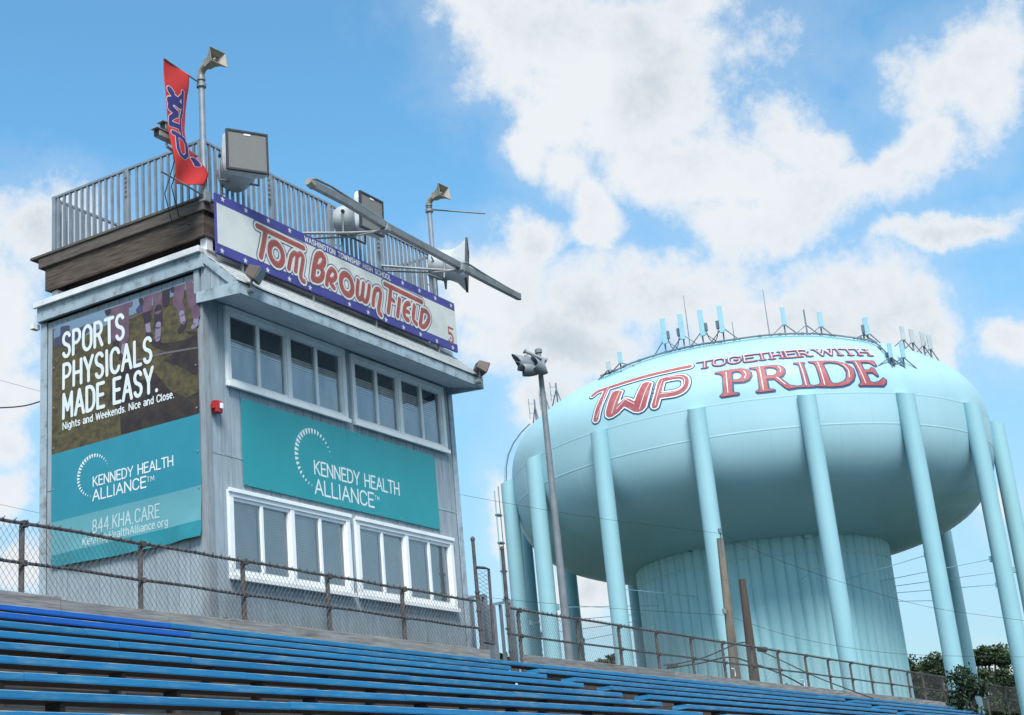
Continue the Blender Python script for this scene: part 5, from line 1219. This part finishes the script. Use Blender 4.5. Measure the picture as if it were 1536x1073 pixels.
def dipole(px0, py0, px1, py1, label):
    ph, s = tank_hit(px0, py0); b = tpoint(ph, s, 0); D_ = math.hypot(b[0], b[1]); H = at(px1, py1, D_)[2]-b[2]; Z = np.array((0,0,1.))
    e = empty('dipole_antenna', b, label, 'antenna', 'loop antennas on the far left edge'); r3 = np.array((_r[0], _r[1], 0)); r3 /= np.linalg.norm(r3)
    MB().tube([b, b+Z*H], .035, 6).build('mast', M['antm'], e)
    for t in (.35, .8):
        q = b+Z*H*t; MB().tube([q, q-r3*.22, q-r3*.24+Z*.22, q-r3*.24-Z*.22], .012, 5).build('dipole_loop', M['antm'], e)
    MB().tube([b+Z*H*.7, tpoint(ph-.09, s+.1)], .026, 5).build('brace', M['antm'], e); MB().tube([b+Z*H*.7, tpoint(ph+.05, s-.1)], .026, 5).build('brace', M['antm'], e)
    return e
dipole(835,602,822,576,'tallest braced loop antenna on the left edge, right of the light pole')
dipole(819,615,812,588,'loop antenna behind the sports light pole on the left edge')
dipole(803,629,798,600,'leftmost loop antenna on the edge of the tank')
# ================================================================== SPORTS LIGHT POLE
DL = 33.0; lp = at(825, 700, DL); ztop = at(804, 529, DL)[2]
le = empty('sports_light_pole', (lp[0], lp[1], GZ), 'tall grey steel pole with floodlights in front of the left edge of the water tower', 'light pole')
MB().tube([(lp[0],lp[1],GZ), (lp[0],lp[1],5), (lp[0],lp[1],ztop)], [.11,.088,.058], 16).build('shaft', M['lamp'], le, smooth=True)
MB().tube([(lp[0],lp[1],ztop-.02), (lp[0],lp[1],ztop+.06), (lp[0],lp[1],ztop+.09)], [.085,.085,.05], 14).build('cap', M['lamp'], le, smooth=True)
r3 = np.array((_r[0], _r[1], 0)); r3 /= np.linalg.norm(r3)
ca, cb = at(787, 527, DL-.1), at(819, 541, DL-.1)
MB().tube([ca, cb], .038, 10).build('crossarm', M['lamp'], le, smooth=True)
for q in (ca, cb): MB().tube([q-(cb-ca)*.03, q+(cb-ca)*.03], .06, 10).build('crossarm_end', M['lamp'], le, smooth=True)
for (pa, pbp, hang, sc) in (((795,549), (765,541), (789,534), .85), ((801,556), (773,552), (796,537), .80), ((813,556), (801,546), (815,541), .70)):
    A = at(*pa, DL-.25); B = at(*pbp, DL-.35); d = B-A; d /= np.linalg.norm(d); s_ = np.cross(d, (0,0,1)); s_ /= np.linalg.norm(s_); u_ = np.cross(s_, d)
    n = 16; vs = []; prof = [(-.14,.05),(-.10,.11),(0,.15),(.12,.185),(.24,.20),(.30,.20)]
    for t, rr_ in prof:
        for k in range(n): an = 2*PI*k/n; vs.append(A+d*t*sc+(s_*math.cos(an)+u_*math.sin(an))*rr_*sc)
    for an_ in [2*PI*k/n for k in range(n)]: vs.append(A+d*(.30+.26*max(0, math.sin(an_)))*sc+(s_*math.cos(an_)+u_*math.sin(an_))*(.20-.02*max(0, math.sin(an_)))*sc)
    m_ = len(prof)+1
    o = MB().add(vs, [(i*n+k, i*n+(k+1) % n, (i+1)*n+(k+1) % n, (i+1)*n+k) for i in range(m_-1) for k in range(n)]+[tuple(range(n))[::-1]]).build('floodlight', M['lamp'], le, smooth=True)
    so = o.modifiers.new('t', 'SOLIDIFY'); so.thickness = .01
    MB().tube([A+d*.24*sc, A+d*.245*sc], .19*sc, 16).build('lens', M['lens'], o)
    H_ = at(*hang, DL-.1); MB().tube([H_, (H_+A)/2+np.array((0,0,.02)), A-d*.1], [.05,.06,.07], 10).build('arm', M['lamp'], le, smooth=True)
# ================================================================== UTILITY POLES AND WIRES
DU = 42.0
ua, ub = at(1080, 808, DU), at(1104, 1020, DU); va, vb = at(1113, 869, DU-1), at(1132, 1020, DU-1)
def up_(a, b, r0, r1, m, label):
    e = empty('utility_pole', (b[0], b[1], GZ), label, 'utility pole', 'wooden utility poles'); d = (a-b)/(a[2]-b[2]); g = b+d*(GZ-b[2])
    MB().tube([g, b, (a+b)/2, a], [r1*1.15, r1, (r0+r1)/2, r0], 14).build('shaft', m, e, smooth=True); return e
u1 = up_(ua, ub, .098, .14, M['utilpole'], 'pale wooden utility pole, the taller one, in front of the fluted column')
u2 = up_(va, vb, .09, .14, M['utilpoled'], 'dark brown shorter utility pole in front of the fluted column')
MB().tube([ua+np.array((-.08,-.05,-.5)), ua+np.array((-.1,-.07,.12))], .022, 6).build('pin', M['antm'], u1); MB().tube([ua+np.array((-.1,-.07,.12)), ua+np.array((-.1,-.07,.26))], .06, 8).build('insulator', M['antm'], u1)
q = at(1087, 921, DU-.2); MB().tube([q, q+np.array((0,0,.14))], .06, 8).build('insulator', M['galv'], u1)
q = at(1137, 974, DU-1.3); MB().tube([q, q+np.array((.2,-.15,-.02))], .07, 8).build('junction_sleeve', M['cable'], u2)
def wire(pts, D_, r_, label, sag=0, m='cable', grp='overhead wires', cat='wire'):
    P_ = [at(x, y, d_) for (x, y), d_ in zip(pts, D_ if isinstance(D_, (list, tuple)) else [D_]*len(pts))]
    e = MB().tube([np.array(p) for p in (bez([tuple(p) for p in P_], 6) if len(P_) > 2 else P_)], r_, 5).build('overhead_wire', M[m], None, smooth=True)
    tag(e, label, cat, grp); return e
wire([(640,729),(690,742),(880,775),(1076,800)], [34,36,39,DU], .0045, 'thin wire from behind the press box to the top of the pale utility pole')
wire([(660,884),(700,893),(880,910),(1087,923)], [34,36,39,DU], .0045, 'lower thin wire from behind the press box to the pale utility pole')
wire([(1082,802),(1180,845),(1290,882),(1400,912),(1560,934)], [DU,43,44,45,46], .005, 'upper thin wire leaving the pale utility pole to the right')
wire([(1098,926),(1200,958),(1350,981),(1560,986)], [DU,43,44,46], .005, 'lower thin wire leaving the pale utility pole to the right')
wire([(995,998),(1025,994),(1060,985),(1105,966),(1125,964)], DU-1, .018, 'heavy black cable rising to the dark utility pole from the left', grp='heavy cables by the utility poles', cat='cable')
wire([(1000,1003),(1050,995),(1092,986),(1120,992),(1180,1015),(1240,1050)], DU-1, .022, 'heavy black cable crossing low behind the fence past both utility poles', grp='heavy cables by the utility poles', cat='cable')
wire([(1135,974),(1170,990),(1230,1018),(1310,1048)], DU-1.2, .016, 'heavy black cable descending right from the dark utility pole', grp='heavy cables by the utility poles', cat='cable')
q = at(1008, 999, DU-1.1); cbx = MB().beam(q-r3*.12, q+r3*.16, .14, .13).build('splice_box', M['cable'], None, bevel=.02); tag(cbx, 'small black splice box on the cable low behind the right fence', 'cable box')
wire([(-30,562),(64,588),(120,600)], 30, .0035, 'thin wire in the sky left of the press box, above the lower one')
wire([(-30,613),(30,610),(66,601),(110,590)], 24, .012, 'thick drooping cable in the sky left of the press box')
wire([(-30,750),(64,771),(120,783)], 30, .0035, 'lowest thin wire in the sky left of the press box')
# ================================================================== TREES
def leaf_cloud(blobs, n, size, seed):
    g = np.random.RandomState(seed); B = np.array(blobs, float); vol = B[:,3]**2; pr_ = vol/vol.sum(); idx = g.choice(len(B), n, p=pr_)
    d = g.normal(size=(n, 3)); d /= np.linalg.norm(d, axis=1)[:, None]; rad_ = B[idx, 3]*(g.rand(n)**.45)*(1+.18*np.sin(d[:,0]*7+idx)+.15*np.sin(d[:,2]*9+idx*2))
    c = B[idx, :3]+d*rad_[:, None]; a = g.normal(size=(n, 3)); a /= np.linalg.norm(a, axis=1)[:, None]; b = np.cross(a, g.normal(size=(n, 3))); b /= np.linalg.norm(b, axis=1)[:, None]
    s = size*(.6+.8*g.rand(n))[:, None]; V = np.stack([c-a*s, c-b*s*.55, c+a*s, c+b*s*.55], 1).reshape(-1, 3)
    return V, [(4*i, 4*i+1, 4*i+2, 4*i+3) for i in range(n)]
def tree(px_, py_, D_, w, h, seed, label, group, n=5000, size=.14, name='leafy_tree', nb=14, dark=False):
    top = at(px_, py_, D_); g = np.random.RandomState(seed); zt = top[2]; e = empty(name, (top[0], top[1], GZ), label, 'tree', group)
    cz = zt-h/2; blobs = []
    for i in range(nb):
        a = g.rand()*2*PI; t = g.rand(); rr_ = w/2*math.sqrt(g.rand())*(1-.55*t); blobs.append((top[0]+rr_*math.cos(a), top[1]+rr_*math.sin(a), zt-h+h*t*.93, w*(.16+.12*g.rand())*(1-.3*t)))
    V, F_ = leaf_cloud(blobs, n, size, seed); mb = MB(); mb.v = [tuple(p) for p in V]; mb.f = F_
    mb.build('crown', M['leafb'] if dark else M['leafa'], e, kind='stuff')
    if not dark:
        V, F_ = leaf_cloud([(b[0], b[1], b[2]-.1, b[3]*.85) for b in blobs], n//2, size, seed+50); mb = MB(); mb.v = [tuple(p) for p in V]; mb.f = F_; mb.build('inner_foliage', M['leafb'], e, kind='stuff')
    MB().tube([(top[0],top[1],GZ), (top[0]+.1,top[1],cz-h*.3), (top[0],top[1]+.1,cz+h*.2)], [.22,.16,.05], 8).build('trunk', M['bark'], e, smooth=True)
    for b in blobs[:7]: MB().tube([(top[0]+.05,top[1],max(GZ+1, b[2]-h*.3)), ((top[0]+b[0])/2, (top[1]+b[1])/2, b[2]-.3), (b[0],b[1],b[2])], [.08,.05,.02], 5).build('limb', M['bark'], e, smooth=True)
    return e
GT = 'leafy trees behind the right end of the bleachers'
tree(1380, 984, 92, 4.8, 6.0, 3, 'leafy tree touching the right side of the fluted column', GT, 24000, .085)
tree(1420, 984, 90, 5.2, 6.0, 4, 'leafy tree left of the paired rear legs, rounded top', GT, 24000, .085)
tree(1478, 966, 86, 3.6, 7.0, 8, 'tall narrow leafy tree right of the paired rear legs', GT, 24000, .085, nb=18)
tree(1502, 1002, 84, 4.0, 6.0, 9, 'broad leafy tree low at the right edge of the picture', GT, 24000, .085, nb=16)
tree(1451, 1006, 50, 1.9, 2.6, 12, 'small dark pine in front of the rear leg above the bleacher end', GT, 3000, .07, 'pine_tree', dark=True)
GS = 'distant tree tops seen through the fence'
tree(890, 990, 120, 2.6, 4, 21, 'left distant tree top seen through the mesh right of the light pole', GS, 1500, .2, nb=8, dark=True)
tree(908, 986, 125, 2.6, 4, 22, 'right distant tree top seen through the mesh right of the light pole', GS, 1500, .2, nb=8, dark=True)
tree(966, 990, 118, 2.0, 4, 23, 'lone distant tree top beside a tower leg behind the fence', GS, 1500, .2, nb=8, dark=True)
tree(739, 962, 30, .9, 2.4, 24, 'small bush behind the gap between the two fences', 'bush at the gap', 2500, .045, 'bush', nb=10, dark=True)
